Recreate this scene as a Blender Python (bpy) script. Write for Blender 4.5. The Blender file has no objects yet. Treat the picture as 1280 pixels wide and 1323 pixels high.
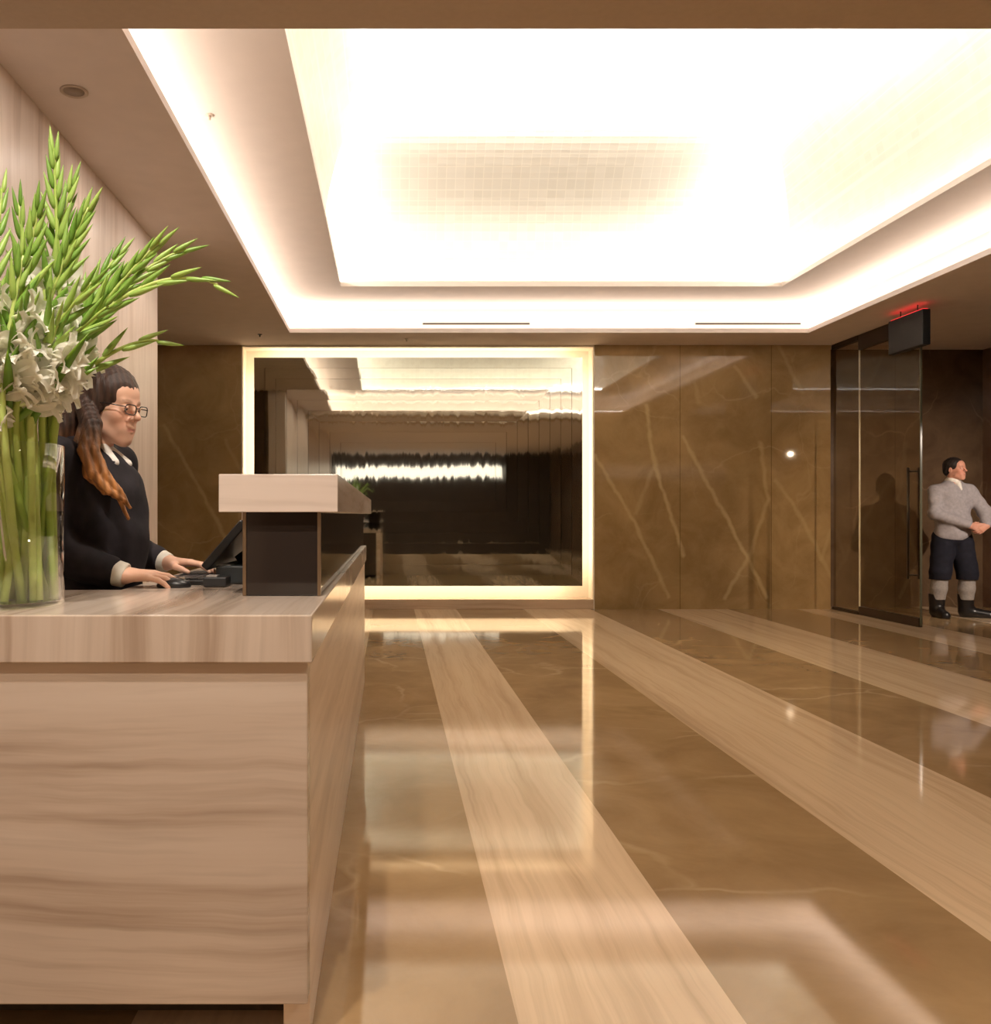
import bpy, bmesh, math, random
import numpy as np
from mathutils import Vector, Matrix
random.seed(7)
C = bpy.context.scene
COL = C.collection
PI = math.pi
R = math.radians

# ------------------------------------------------------------------ camera, world, lights, exposure
CAM_H = 1.18
F_PX = 1150.0
cam_d = bpy.data.cameras.new('camera')
cam = bpy.data.objects.new('camera', cam_d); COL.objects.link(cam)
cam.location = (0, 0, CAM_H); cam.rotation_euler = (R(90), 0, 0)
cam_d.sensor_fit = 'VERTICAL'; cam_d.sensor_height = 36; cam_d.sensor_width = 36
cam_d.lens = 36 * F_PX / 1323
cam_d.shift_x = (640 - 504) / 1323
cam_d.shift_y = (665 - 661.5) / 1323
cam_d.clip_start = 0.05; cam_d.clip_end = 100
C.camera = cam
C.view_settings.view_transform = 'Standard'
C.view_settings.look = 'None'
C.view_settings.gamma = 1
C.view_settings.use_curve_mapping = False
C.view_settings.exposure = 0.0
C.cycles.use_denoising = True
C.cycles.max_bounces = 10
C.cycles.diffuse_bounces = 5
C.cycles.glossy_bounces = 6
C.cycles.transmission_bounces = 10
C.cycles.transparent_max_bounces = 12
C.cycles.sample_clamp_indirect = 6

w = bpy.data.worlds.new('world'); C.world = w; w.use_nodes = True
w.node_tree.nodes['Background'].inputs[0].default_value = (0.9, 0.75, 0.6, 1)
w.node_tree.nodes['Background'].inputs[1].default_value = 0.0

def area(name, loc, sx, sy, power, color, direction=(0, 0, -1), spread=180):
    d = bpy.data.lights.new(name, 'AREA'); d.shape = 'RECTANGLE'; d.size = sx; d.size_y = sy
    d.energy = power; d.color = color; d.spread = R(spread)
    o = bpy.data.objects.new(name, d); COL.objects.link(o)
    o.location = loc
    dv = Vector(direction).normalized()
    o.rotation_euler = dv.to_track_quat('-Z', 'Y').to_euler()
    return o
def strip(name, a, b, width, power, color, direction):
    """a long thin lamp from a to b shining along direction"""
    a = Vector(a); b = Vector(b); x = (b - a).normalized(); z = -Vector(direction).normalized()
    z = (z - x * z.dot(x)).normalized(); y = z.cross(x)
    d = bpy.data.lights.new(name, 'AREA'); d.shape = 'RECTANGLE'; d.size = (b - a).length; d.size_y = width
    d.energy = power; d.color = color
    o = bpy.data.objects.new(name, d); COL.objects.link(o)
    m = Matrix((x, y, z)).transposed().to_4x4(); m.translation = (a + b) / 2
    o.matrix_world = m
    return o
def spot(name, loc, target, power, color, angle, blend=0.6, radius=0.04):
    d = bpy.data.lights.new(name, 'SPOT'); d.energy = power; d.color = color
    d.spot_size = R(angle); d.spot_blend = blend; d.shadow_soft_size = radius
    o = bpy.data.objects.new(name, d); COL.objects.link(o); o.location = loc
    o.rotation_euler = (Vector(target) - Vector(loc)).to_track_quat('-Z', 'Y').to_euler()
    return o

VAULT = (1.0, .94, .87); WARM = (1.0, 0.86, 0.70); COVE = (1.0, 0.89, 0.78); AMBER = (1.0, 0.78, 0.52)
# ceiling geometry used by lights and by the shell (metres)
Z_SOF, Z_TRAY = 3.298, 3.65
OX0, OX1, OY0, OY1 = -1.169, 4.87, 3.55, 10.36       # lower opening of the tray
CX0, CX1, CY0, CY1 = -1.51, 5.21, 3.25, 10.70        # cove faces
IX0, IX1, IY0, IY1 = -0.536, 4.236, 4.25, 9.63       # upper opening
DX0, DX1, DY0, DY1 = -0.79, 4.47, 4.00, 9.90         # vault walls
Z_VS, Z_VT = 3.84, 5.30
zc = 3.37
PW = 2.15    # watts per metre of cove
strip('cove_lamp', (CX0+.08, CY0+.1, zc), (CX0+.08, CY1-.1, zc), .05, PW*7.3*2.2, COVE, (.5, 0, 1))
strip('cove_lamp', (CX1-.08, CY0+.1, zc), (CX1-.08, CY1-.1, zc), .05, PW*7.3*2.2, COVE, (-.5, 0, 1))
strip('cove_lamp', (CX0+.1, CY1-.10, zc), (CX1-.1, CY1-.10, zc), .05, PW*6.5*2.2, COVE, (0, -.4, 1))
strip('cove_lamp', (CX0+.1, CY0+.1, zc), (CX1-.1, CY0+.1, zc), .05, PW*6.5*2.2, COVE, (0, .5, 1))
zd = 3.745; PD = 14.0
strip('vault_lamp', (DX0+.07, DY0+.1, zd), (DX0+.07, DY1-.1, zd), .05, PD*5.7, VAULT, (.6, 0, 1))
strip('vault_lamp', (DX1-.07, DY0+.1, zd), (DX1-.07, DY1-.1, zd), .05, PD*5.7, VAULT, (-.6, 0, 1))
strip('vault_lamp', (DX0+.1, DY1-.07, zd), (DX1-.1, DY1-.07, zd), .05, PD*5.1, VAULT, (0, -.6, 1))
strip('vault_lamp', (DX0+.1, DY0+.07, zd), (DX1-.1, DY0+.07, zd), .05, PD*5.1, VAULT, (0, .6, 1))
# backlight behind the mirror panel
YB = 11.12
MX0, MX1, MZ0, MZ1 = -1.70, 2.40, 0.29, 3.143        # mirror panel
RX0, RX1 = -1.857, 2.553                             # recess
yl = YB + .12; PM = 4.0
strip('mirror_backlight', (MX0+.06, yl, MZ0+.1), (MX0+.06, yl, MZ1-.1), .05, PM*2.7, AMBER, (-1, .5, 0))
strip('mirror_backlight', (MX1-.06, yl, MZ0+.1), (MX1-.06, yl, MZ1-.1), .05, PM*2.7, AMBER, (1, .5, 0))
strip('mirror_backlight', (MX0+.1, yl, MZ1-.06), (MX1-.1, yl, MZ1-.06), .05, PM*4, AMBER, (0, .5, 1))
strip('mirror_backlight', (MX0+.1, yl, MZ0+.06), (MX1-.1, yl, MZ0+.06), .05, PM*4.0, AMBER, (0, .5, -1))
# downlights of the hall towards the entrance, over the desk and in the vestibule
for lx in (-.3, 2.0, 4.2):
    for ly in (-5.5, -2.5, 0.6):
        spot('hall_downlight', (lx, ly, 3.27), (lx, ly, 0), 130, WARM, 120, .8, .02)
spot('desk_downlight_and_fill', (-0.55, 1.15, 3.27), (-.75, 2.5, 1.1), 190, (1, .89, .78), 60, .7)
spot('desk_downlight_and_fill', (0.25, 2.75, 3.27), (-.80, 2.82, 1.45), 115, (1, .87, .74), 46, .8, .08)  # added fill, aimed at the receptionist's face from in front
for ly in (3.9, 5.2, 6.4):
    spot('left_wall_fill', (-1.32, ly, 3.27), (-1.83, ly, 1.9), 15, (1, .88, .78), 150, 1.0, .06)  # added fill spots that brighten the left wall, no fittings modelled
spot('vestibule_lamp', (6.85, 7.0, 2.22), (6.5, 10.9, .75), 420, (1, .84, .70), 62, .8, .014)

# ------------------------------------------------------------------ helpers
class MB:
    """collects geometry, then links it as ONE mesh object"""
    def __init__(s): s.v = []; s.f = []; s.mi = []; s.m = 0; s.sm = []
    def add(s, vs, fs, smooth=False):
        n = len(s.v); s.v += [tuple(v) for v in vs]
        for f in fs: s.f.append(tuple(i + n for i in f)); s.mi.append(s.m); s.sm.append(smooth)
    def box(s, x0, x1, y0, y1, z0, z1):
        s.add([(x0,y0,z0),(x1,y0,z0),(x1,y1,z0),(x0,y1,z0),(x0,y0,z1),(x1,y0,z1),(x1,y1,z1),(x0,y1,z1)],
              [(0,3,2,1),(4,5,6,7),(0,1,5,4),(1,2,6,5),(2,3,7,6),(3,0,4,7)])
    def prism(s, poly, z0, z1):
        n = len(poly)
        s.add([(x, y, z0) for x, y in poly] + [(x, y, z1) for x, y in poly],
              [tuple(range(n-1, -1, -1)), tuple(range(n, 2*n))] + [(i, (i+1) % n, (i+1) % n + n, i + n) for i in range(n)])
    def obox(s, mat, sx, sy, sz):
        h = [(a*sx/2, b*sy/2, c*sz/2) for c in (-1, 1) for a, b in ((-1,-1),(1,-1),(1,1),(-1,1))]
        s.add([mat @ Vector(p) for p in h], [(0,3,2,1),(4,5,6,7),(0,1,5,4),(1,2,6,5),(2,3,7,6),(3,0,4,7)])
    def tube(s, pts, rad, n=8, cap=True):
        pts = [Vector(p) for p in pts]
        if not hasattr(rad, '__len__'): rad = [rad]*len(pts)
        vs = []; fs = []; up = None
        for i, p in enumerate(pts):
            t = (pts[min(i+1, len(pts)-1)] - pts[max(i-1, 0)]).normalized()
            if up is None:
                up = t.orthogonal().normalized()
            up = (up - t * up.dot(t)).normalized(); sd = t.cross(up)
            for k in range(n):
                a = 2*PI*k/n
                vs.append(p + (up*math.cos(a) + sd*math.sin(a))*rad[i])
        for i in range(len(pts)-1):
            for k in range(n):
                fs.append((i*n+k, i*n+(k+1) % n, (i+1)*n+(k+1) % n, (i+1)*n+k))
        if cap:
            fs.append(tuple(range(n-1, -1, -1))); b = (len(pts)-1)*n; fs.append(tuple(range(b, b+n)))
        s.add(vs, fs, True)
    def lathe(s, prof, n=48, c=(0, 0, 0)):
        vs = []; fs = []
        for r, z in prof:
            for k in range(n):
                a = 2*PI*k/n; vs.append((c[0]+r*math.cos(a), c[1]+r*math.sin(a), c[2]+z))
        for i in range(len(prof)-1):
            for k in range(n):
                fs.append((i*n+k, i*n+(k+1) % n, (i+1)*n+(k+1) % n, (i+1)*n+k))
        s.add(vs, fs, True)
        for i, flip in ((0, True), (len(prof)-1, False)):
            if prof[i][0] > 1e-6:
                ring = [i*n+k for k in range(n)]
                if flip: ring.reverse()
                base = len(s.v) - len(vs)
                s.f.append(tuple(base + q for q in ring)); s.mi.append(s.m); s.sm.append(False)
    def build(s, name, mats, parent=None, bevel=0, segs=2):
        me = bpy.data.meshes.new(name)
        off = parent_loc(parent)
        me.from_pydata([(v[0]-off[0], v[1]-off[1], v[2]-off[2]) for v in s.v], [], s.f)
        if not isinstance(mats, (list, tuple)): mats = [mats]
        for m in mats: me.materials.append(m)
        me.polygons.foreach_set('material_index', s.mi); me.polygons.foreach_set('use_smooth', s.sm)
        me.update()
        o = bpy.data.objects.new(name, me); COL.objects.link(o)
        if parent is not None: o.parent = parent
        if bevel:
            b = o.modifiers.new('bevel', 'BEVEL'); b.width = bevel; b.segments = segs; b.limit_method = 'ANGLE'
        return o
LOC = {}
def parent_loc(p):
    l = Vector((0, 0, 0))
    while p is not None:
        l += Vector(p.location); p = p.parent
    return l
def tag(o, label=None, cat=None, group=None, kind=None):
    if label: o['label'] = label
    if cat: o['category'] = cat
    if group: o['group'] = group
    if kind: o['kind'] = kind
    return o
def thing(name, label, cat, loc, group=None):
    o = bpy.data.objects.new(name, None); COL.objects.link(o); o.location = loc; o.empty_display_size = .1
    return tag(o, label, cat, group)
def struct(o): o['kind'] = 'structure'; return o

# ------------------------------------------------------------------ materials
def newmat(name):
    m = bpy.data.materials.new(name); m.use_nodes = True
    nt = m.node_tree; nt.nodes.clear()
    out = nt.nodes.new('ShaderNodeOutputMaterial')
    b = nt.nodes.new('ShaderNodeBsdfPrincipled'); nt.links.new(b.outputs[0], out.inputs[0])
    return m, nt, b
def sin_(nt, sock, v):
    if isinstance(v, bpy.types.NodeSocket): nt.links.new(v, sock)
    else: sock.default_value = v
def node(nt, typ, ins=None, **kw):
    n = nt.nodes.new(typ)
    for k, v in kw.items(): setattr(n, k, v)
    for k, v in (ins or {}).items(): sin_(nt, n.inputs[k], v)
    return n
def M_(nt, op, a, b=0.0, c=None):
    n = nt.nodes.new('ShaderNodeMath'); n.operation = op
    sin_(nt, n.inputs[0], a); sin_(nt, n.inputs[1], b)
    if c is not None: sin_(nt, n.inputs[2], c)
    return n.outputs[0]
def V_(nt, op, a, b=None, scale=None):
    n = nt.nodes.new('ShaderNodeVectorMath'); n.operation = op
    sin_(nt, n.inputs[0], a)
    if b is not None: sin_(nt, n.inputs[1], b)
    if scale is not None: sin_(nt, n.inputs['Scale'], scale)
    return n
def ramp(nt, fac, stops):
    n = nt.nodes.new('ShaderNodeValToRGB'); e = n.color_ramp.elements
    while len(e) < len(stops): e.new(0.5)
    for i, (p, c) in enumerate(stops):
        e[i].position = p; e[i].color = (*c, 1)
    nt.links.new(fac, n.inputs[0]); return n.outputs[0]
def mixc(nt, fac, a, b):
    n = nt.nodes.new('ShaderNodeMix'); n.data_type = 'RGBA'
    sin_(nt, n.inputs[0], fac)
    for s, v in ((n.inputs[6], a), (n.inputs[7], b)):
        if isinstance(v, tuple): v = (*v, 1) if len(v) == 3 else v
        sin_(nt, s, v)
    return n.outputs[2]
def plain(name, col, rough=.5, metal=0, spec=.5, noise=0.0, nscale=30, **kw):
    m, nt, b = newmat(name)
    b.inputs['Base Color'].default_value = (*col, 1); b.inputs['Roughness'].default_value = rough
    b.inputs['Metallic'].default_value = metal; b.inputs['Specular IOR Level'].default_value = spec
    for k, v in kw.items(): b.inputs[k.replace('_', ' ')].default_value = v
    if noise:
        pos = node(nt, 'ShaderNodeNewGeometry').outputs['Position']
        nz = node(nt, 'ShaderNodeTexNoise', {'Vector': pos, 'Scale': nscale, 'Detail': 4.0})
        c = ramp(nt, nz.outputs[0], [(.3, tuple(x*(1-noise) for x in col)), (.7, tuple(min(1, x*(1+noise)) for x in col))])
        nt.links.new(c, b.inputs['Base Color'])
    return m
def wood_stone_color(nt, pos, across, along_scale=.35, across_scale=9.0, tint=(1, 1, 1), seed=0.0, soft=0.0):
    """pale striped marble; bands vary along axis `across` and run along the other two"""
    sc = [along_scale]*3; sc[across] = across_scale
    warp = node(nt, 'ShaderNodeTexNoise', {'Vector': pos, 'Scale': 1.4, 'Detail': 3.0})
    wv = V_(nt, 'SCALE', V_(nt, 'SUBTRACT', warp.outputs['Color'], (.5, .5, .5)).outputs[0], scale=.10).outputs[0]
    p = V_(nt, 'ADD', pos, wv).outputs[0]
    p1 = V_(nt, 'ADD', V_(nt, 'MULTIPLY', p, tuple(sc)).outputs[0], (seed, seed*1.7, seed*.6)).outputs[0]
    n1 = node(nt, 'ShaderNodeTexNoise', {'Vector': p1, 'Scale': .9, 'Detail': 5.0, 'Roughness': .6})
    p2 = V_(nt, 'MULTIPLY', p1, (5, 5, 5)).outputs[0]
    n2 = node(nt, 'ShaderNodeTexNoise', {'Vector': p2, 'Scale': 1.0, 'Detail': 3.0})
    t = lambda c: tuple((a*(1-soft)+m_*soft)*b for a, m_, b in zip(c, (.58,.475,.39), tint))
    c1 = ramp(nt, n1.outputs[0], [(.28, t((.30,.215,.155))), (.40, t((.47,.365,.285))), (.5, t((.60,.495,.41))), (.72, t((.66,.56,.475)))])
    c2 = ramp(nt, n2.outputs[0], [(.3, (.80,.78,.76)), (.5, (1, 1, 1))])
    mx = node(nt, 'ShaderNodeMix', data_type='RGBA', blend_type='MULTIPLY')
    mx.inputs[0].default_value = .5
    nt.links.new(c1, mx.inputs[6]); nt.links.new(c2, mx.inputs[7])
    return mx.outputs[2]
def wood_stone(name, across, rough=.22, **kw):
    m, nt, b = newmat(name)
    pos = node(nt, 'ShaderNodeNewGeometry').outputs['Position']
    nt.links.new(wood_stone_color(nt, pos, across, **kw), b.inputs['Base Color'])
    b.inputs['Roughness'].default_value = rough
    return m
def brown_marble_color(nt, pos, base=(.20,.125,.065), light=(.29,.195,.11), vein=(.50,.36,.21), vs=1.1, vw=.018, amount=.45):
    n1 = node(nt, 'ShaderNodeTexNoise', {'Vector': pos, 'Scale': 2.2, 'Detail': 8.0, 'Roughness': .62, 'Distortion': .5})
    c = ramp(nt, n1.outputs[0], [(.32, base), (.68, light)])
    wp = node(nt, 'ShaderNodeTexNoise', {'Vector': pos, 'Scale': 1.7, 'Detail': 4.0})
    p = V_(nt, 'ADD', pos, V_(nt, 'SCALE', wp.outputs['Color'], scale=.5).outputs[0]).outputs[0]
    vo = node(nt, 'ShaderNodeTexVoronoi', {'Vector': p, 'Scale': vs}, feature='DISTANCE_TO_EDGE')
    k = node(nt, 'ShaderNodeMapRange', {'Value': vo.outputs['Distance'], 'From Min': 0.0, 'From Max': vw, 'To Min': amount, 'To Max': 0.0})
    fade = node(nt, 'ShaderNodeTexNoise', {'Vector': pos, 'Scale': 1.3})
    f = node(nt, 'ShaderNodeMapRange', {'Value': fade.outputs[0], 'From Min': .42, 'From Max': .62})
    return mixc(nt, M_(nt, 'MULTIPLY', k.outputs[0], f.outputs[0]), c, vein)

def seg_group():
    g = bpy.data.node_groups.new('segment_distance', 'ShaderNodeTree')
    for nm in 'PAB': g.interface.new_socket(nm, in_out='INPUT', socket_type='NodeSocketVector')
    g.interface.new_socket('D', in_out='OUTPUT', socket_type='NodeSocketFloat')
    gi = g.nodes.new('NodeGroupInput'); go = g.nodes.new('NodeGroupOutput')
    pa = V_(g, 'SUBTRACT', gi.outputs[0], gi.outputs[1]).outputs[0]
    ba = V_(g, 'SUBTRACT', gi.outputs[2], gi.outputs[1]).outputs[0]
    h = M_(g, 'DIVIDE', V_(g, 'DOT_PRODUCT', pa, ba).outputs['Value'], V_(g, 'DOT_PRODUCT', ba, ba).outputs['Value'])
    cl = g.nodes.new('ShaderNodeClamp'); g.links.new(h, cl.inputs[0])
    d = V_(g, 'LENGTH', V_(g, 'SUBTRACT', pa, V_(g, 'SCALE', ba, scale=cl.outputs[0]).outputs[0]).outputs[0]).outputs['Value']
    g.links.new(d, go.inputs[0]); return g
SEG = seg_group()
def wall_pt(px, py):
    s = F_PX / YB
    return ((px-504)/s, YB, CAM_H-(py-665)/s)
def z4(q): return wall_pt(740+q[0]*.3023, 420+q[1]*.3023)
VEINS = [  # (points in a study crop, strength)
 ([(95,560),(250,820),(330,980),(405,1160)], .75), ([(310,340),(340,560),(400,750),(475,990)], .85),
 ([(470,480),(590,700),(710,930),(830,1160)], .8), ([(800,500),(835,740),(760,970),(650,1170)], .6),
 ([(350,600),(270,800)], .4), ([(690,180),(780,310)], .5), ([(870,660),(980,830),(1100,1080)], .45),
 ([(880,90),(980,290)], .35), ([(1105,870),(1060,1000)], .35), ([(520,250),(540,330)], .3)]
def marble_wall():
    m, nt, b = newmat('brown_marble_slabs')
    pos = node(nt, 'ShaderNodeNewGeometry').outputs['Position']
    c = brown_marble_color(nt, pos, (.29,.187,.082), (.43,.288,.135), (.62,.46,.25), .9, .012, .25)
    wn = node(nt, 'ShaderNodeTexNoise', {'Vector': pos, 'Scale': 5.0, 'Detail': 4.0})
    wp = V_(nt, 'ADD', pos, V_(nt, 'SCALE', V_(nt, 'SUBTRACT', wn.outputs['Color'], (.5,.5,.5)).outputs[0], scale=.09).outputs[0]).outputs[0]
    lists = [([z4(p) for p in pts], k) for pts, k in VEINS]
    lz = lambda p: wall_pt(p[0]*.2578, 460+p[1]*.2578)
    lists += [([lz((820,350)), lz((950,570)), lz((1070,800)), lz((1150,960))], .6), ([lz((1130,420)), lz((1195,560))], .3)]
    for pts, k in lists:
        d = None
        for a, bb in zip(pts[:-1], pts[1:]):
            g = nt.nodes.new('ShaderNodeGroup'); g.node_tree = SEG
            nt.links.new(wp, g.inputs[0]); g.inputs[1].default_value = (a[0], YB, a[2]); g.inputs[2].default_value = (bb[0], YB, bb[2])
            d = g.outputs[0] if d is None else M_(nt, 'MINIMUM', d, g.outputs[0])
        mr = node(nt, 'ShaderNodeMapRange', {'Value': d, 'From Min': .004, 'From Max': .040, 'To Min': k, 'To Max': 0.0}, interpolation_type='SMOOTHSTEP')
        c = mixc(nt, mr.outputs[0], c, (.54,.40,.20))
    # thin slab joints
    sx = node(nt, 'ShaderNodeSeparateXYZ', {0: pos})
    for jx in (3.62, 4.76):
        j = M_(nt, 'COMPARE', sx.outputs[0], jx, .004)
        c = mixc(nt, M_(nt, 'MULTIPLY', j, .6), c, (.06,.035,.015))
    nt.links.new(c, b.inputs['Base Color']); b.inputs['Roughness'].default_value = .028; b.inputs['IOR'].default_value = 1.6
    return m
def floor_mat():
    m, nt, b = newmat('striped_marble_floor')
    pos = node(nt, 'ShaderNodeNewGeometry').outputs['Position']
    dark = brown_marble_color(nt, pos, (.325,.208,.102), (.45,.30,.155), (.66,.50,.30), .9, .02, .5)
    lightc = wood_stone_color(nt, pos, 0, along_scale=.3, across_scale=11.0, seed=3.1, tint=(1.30,1.19,.96), soft=.5)
    x = node(nt, 'ShaderNodeSeparateXYZ', {0: pos}).outputs[0]
    mask = None
    for a, bb in ((-.60,-.21), (.297,.826), (1.66,2.50), (3.34,4.22), (5.06,5.72), (6.5,7.2), (-1.7,-1.1), (-3.4,-2.5)):
        q = M_(nt, 'MULTIPLY', M_(nt, 'GREATER_THAN', x, a), M_(nt, 'LESS_THAN', x, bb))
        mask = q if mask is None else M_(nt, 'ADD', mask, q)
    nt.links.new(mixc(nt, mask, dark, lightc), b.inputs['Base Color'])
    b.inputs['Roughness'].default_value = .06; b.inputs['IOR'].default_value = 1.43
    return m
def mirror_mat():
    m, nt, b = newmat('antique_mirror')
    g = node(nt, 'ShaderNodeNewGeometry')
    p = V_(nt, 'MULTIPLY', g.outputs['Position'], (16, 0, .5)).outputs[0]
    nz = node(nt, 'ShaderNodeTexNoise', {'Vector': p, 'Scale': 1.0, 'Detail': 4.0, 'Roughness': .7})
    p2 = V_(nt, 'MULTIPLY', g.outputs['Position'], (1.5, 0, 1.2)).outputs[0]
    n2 = node(nt, 'ShaderNodeTexNoise', {'Vector': p2, 'Scale': 1.0, 'Detail': 2.0})
    tz = M_(nt, 'ADD', M_(nt, 'MULTIPLY', M_(nt, 'SUBTRACT', nz.outputs[0], .5), .016), M_(nt, 'MULTIPLY', M_(nt, 'SUBTRACT', n2.outputs[0], .5), .010))
    tx = M_(nt, 'MULTIPLY', M_(nt, 'SUBTRACT', nz.outputs[0], .5), .012)
    cv = node(nt, 'ShaderNodeCombineXYZ', {0: tx, 1: 0.0, 2: tz})
    nn = V_(nt, 'NORMALIZE', V_(nt, 'ADD', g.outputs['Normal'], cv.outputs[0]).outputs[0]).outputs[0]
    nt.links.new(nn, b.inputs['Normal'])
    b.inputs['Metallic'].default_value = 1; b.inputs['Roughness'].default_value = .035
    b.inputs['Base Color'].default_value = (.57,.57,.50,1)
    return m
def leaf_mat():
    """silver-gold leaf squares on the vault"""
    m, nt, b = newmat('metal_leaf')
    g = node(nt, 'ShaderNodeNewGeometry')
    s = node(nt, 'ShaderNodeSeparateXYZ', {0: V_(nt, 'SCALE', g.outputs['Position'], scale=10.0).outputs[0]})
    line = None
    for i in (0, 2):
        fr = M_(nt, 'FRACT', s.outputs[i])
        l = M_(nt, 'LESS_THAN', fr, .09)
        line = l if line is None else M_(nt, 'MAXIMUM', line, l)
    cell = V_(nt, 'FLOOR', V_(nt, 'SCALE', g.outputs['Position'], scale=10.0).outputs[0]).outputs[0]
    wn = node(nt, 'ShaderNodeTexWhiteNoise', {'Vector': cell})
    c0 = ramp(nt, wn.outputs['Value'], [(0, (.66,.625,.545)), (1, (.71,.675,.595))])
    nt.links.new(mixc(nt, M_(nt, 'MULTIPLY', line, .6), c0, (.80,.76,.66)), b.inputs['Base Color'])
    b.inputs['Metallic'].default_value = .7; b.inputs['Roughness'].default_value = .38
    return m
def glass_mat(name, tint=(.80,.78,.72), ior=1.5, rough=.01):
    m = bpy.data.materials.new(name); m.use_nodes = True; nt = m.node_tree; nt.nodes.clear()
    out = nt.nodes.new('ShaderNodeOutputMaterial')
    tr = node(nt, 'ShaderNodeBsdfTransparent', {0: (*tint, 1)})
    gl = node(nt, 'ShaderNodeBsdfGlossy', {0: (1, 1, 1, 1), 'Roughness': rough})
    fr = node(nt, 'ShaderNodeFresnel', {'IOR': ior})
    mx = nt.nodes.new('ShaderNodeMixShader')
    bf = node(nt, 'ShaderNodeNewGeometry').outputs['Backfacing']
    fac = M_(nt, 'MULTIPLY', M_(nt, 'MULTIPLY', fr.outputs[0], 1.7), M_(nt, 'SUBTRACT', 1.0, bf))
    nt.links.new(M_(nt, 'MINIMUM', fac, 1.0), mx.inputs[0]); nt.links.new(tr.outputs[0], mx.inputs[1]); nt.links.new(gl.outputs[0], mx.inputs[2])
    nt.links.new(mx.outputs[0], out.inputs[0]); return m
def emit_mat(name, col, s):
    m, nt, b = newmat(name)
    b.inputs['Base Color'].default_value = (*col, 1); b.inputs['Emission Color'].default_value = (*col, 1)
    b.inputs['Emission Strength'].default_value = s; return m
def vcol_mat(name, rough=.5, spec=.4, sss=0.0, noise=0):
    m, nt, b = newmat(name)
    a = node(nt, 'ShaderNodeVertexColor', layer_name='Col')
    nt.links.new(a.outputs[0], b.inputs['Base Color'])
    b.inputs['Roughness'].default_value = rough; b.inputs['Specular IOR Level'].default_value = spec
    if sss:
        b.inputs['Subsurface Weight'].default_value = sss; b.inputs['Subsurface Radius'].default_value = (.012,.005,.003)
        b.inputs['Subsurface Scale'].default_value = .5
    return m

M_paint = plain('ceiling_paint', (.73,.65,.61), .8, noise=.03, nscale=6)
M_tray = plain('tray_paint', (.74,.66,.60), .8, noise=.02, nscale=6)
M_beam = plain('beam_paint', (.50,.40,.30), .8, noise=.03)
M_wallL = wood_stone('striped_stone_wall', 1, soft=.3, rough=.35, across_scale=5.0, tint=(1.30,1.34,1.42), seed=8.3)
M_top = wood_stone('striped_stone_top', 0, rough=.16, across_scale=12.0, seed=1.2)
M_front = wood_stone('striped_stone_front', 2, rough=.22, across_scale=10.0, along_scale=.45, seed=5.0)
M_ledge = wood_stone('striped_stone_ledge', 2, rough=.22, across_scale=8.0, seed=2.3, tint=(1.12,1.15,1.22))
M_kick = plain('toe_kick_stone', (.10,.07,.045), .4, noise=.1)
M_marble = marble_wall()
M_floor = floor_mat()
M_mirror = mirror_mat()
M_leaf = leaf_mat()
M_liner = plain('recess_liner', (.80,.72,.60), .6, noise=.02)
M_dark = plain('dark_panel', (.05,.035,.025), .35, noise=.15, nscale=3)
def simple_marble(name, base, light, vein):
    m, nt, b = newmat(name); pos = node(nt, 'ShaderNodeNewGeometry').outputs['Position']
    nt.links.new(brown_marble_color(nt, pos, base, light, vein, 1.0, .015, .4), b.inputs['Base Color'])
    b.inputs['Roughness'].default_value = .15; return m
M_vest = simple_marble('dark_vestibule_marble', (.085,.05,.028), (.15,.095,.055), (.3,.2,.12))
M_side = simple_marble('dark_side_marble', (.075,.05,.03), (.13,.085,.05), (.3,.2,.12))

# ------------------------------------------------------------------ setting
b = MB(); b.box(-4.2, 9, -8.6, 11.9, -.1, 0); struct(b.build('floor', M_floor))
b = MB(); b.box(-4.2, RX0, YB, YB+.5, 0, 3.4); b.box(RX1, 5.50, YB, YB+.5, 0, 3.4)
struct(b.build('wall_back', M_marble))
b = MB(); b.box(RX0, RX1, YB+.30, YB+.45, 0, 3.4); b.box(RX0, RX0+.012, YB+.004, YB+.31, 0, 3.3)
b.box(RX1-.012, RX1, YB+.004, YB+.31, 0, 3.3)
b.box(RX0, RX1, YB+.004, YB+.31, Z_SOF-.02, Z_SOF+.1)
struct(b.build('trim_1', M_liner))
b = MB(); b.box(RX0+.012, RX1-.012, YB+.006, YB+.31, 0, .12); struct(b.build('trim_2', wood_stone('recess_sill_stone', 2, rough=.2, tint=(1,.9,.75)), bevel=.004))
b = MB(); b.box(-2.05, -1.83, -8.5, 7.0, 0, 3.4); struct(b.build('wall_left', M_wallL))
b = MB(); b.box(-4.2, -4.0, 6.8, 11.6, 0, 3.4); b.box(-4.2, -2.05, 6.8, 7.0, 0, 3.4); struct(b.build('wall_alcove', M_side))
b = MB(); b.box(5.54, 5.74, -8.5, 7.55, 0, 3.4); struct(b.build('wall_right', M_side))
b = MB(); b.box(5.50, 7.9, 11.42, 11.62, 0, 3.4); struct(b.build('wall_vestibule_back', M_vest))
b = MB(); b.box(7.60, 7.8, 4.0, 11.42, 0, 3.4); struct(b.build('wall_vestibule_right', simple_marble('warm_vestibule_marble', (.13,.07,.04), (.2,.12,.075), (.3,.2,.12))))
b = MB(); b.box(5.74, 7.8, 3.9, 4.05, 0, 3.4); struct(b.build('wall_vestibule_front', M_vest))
b = MB(); b.box(-2.05, 5.74, -8.6, -8.4, 0, 3.4); struct(b.build('wall_front', M_dark))
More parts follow.
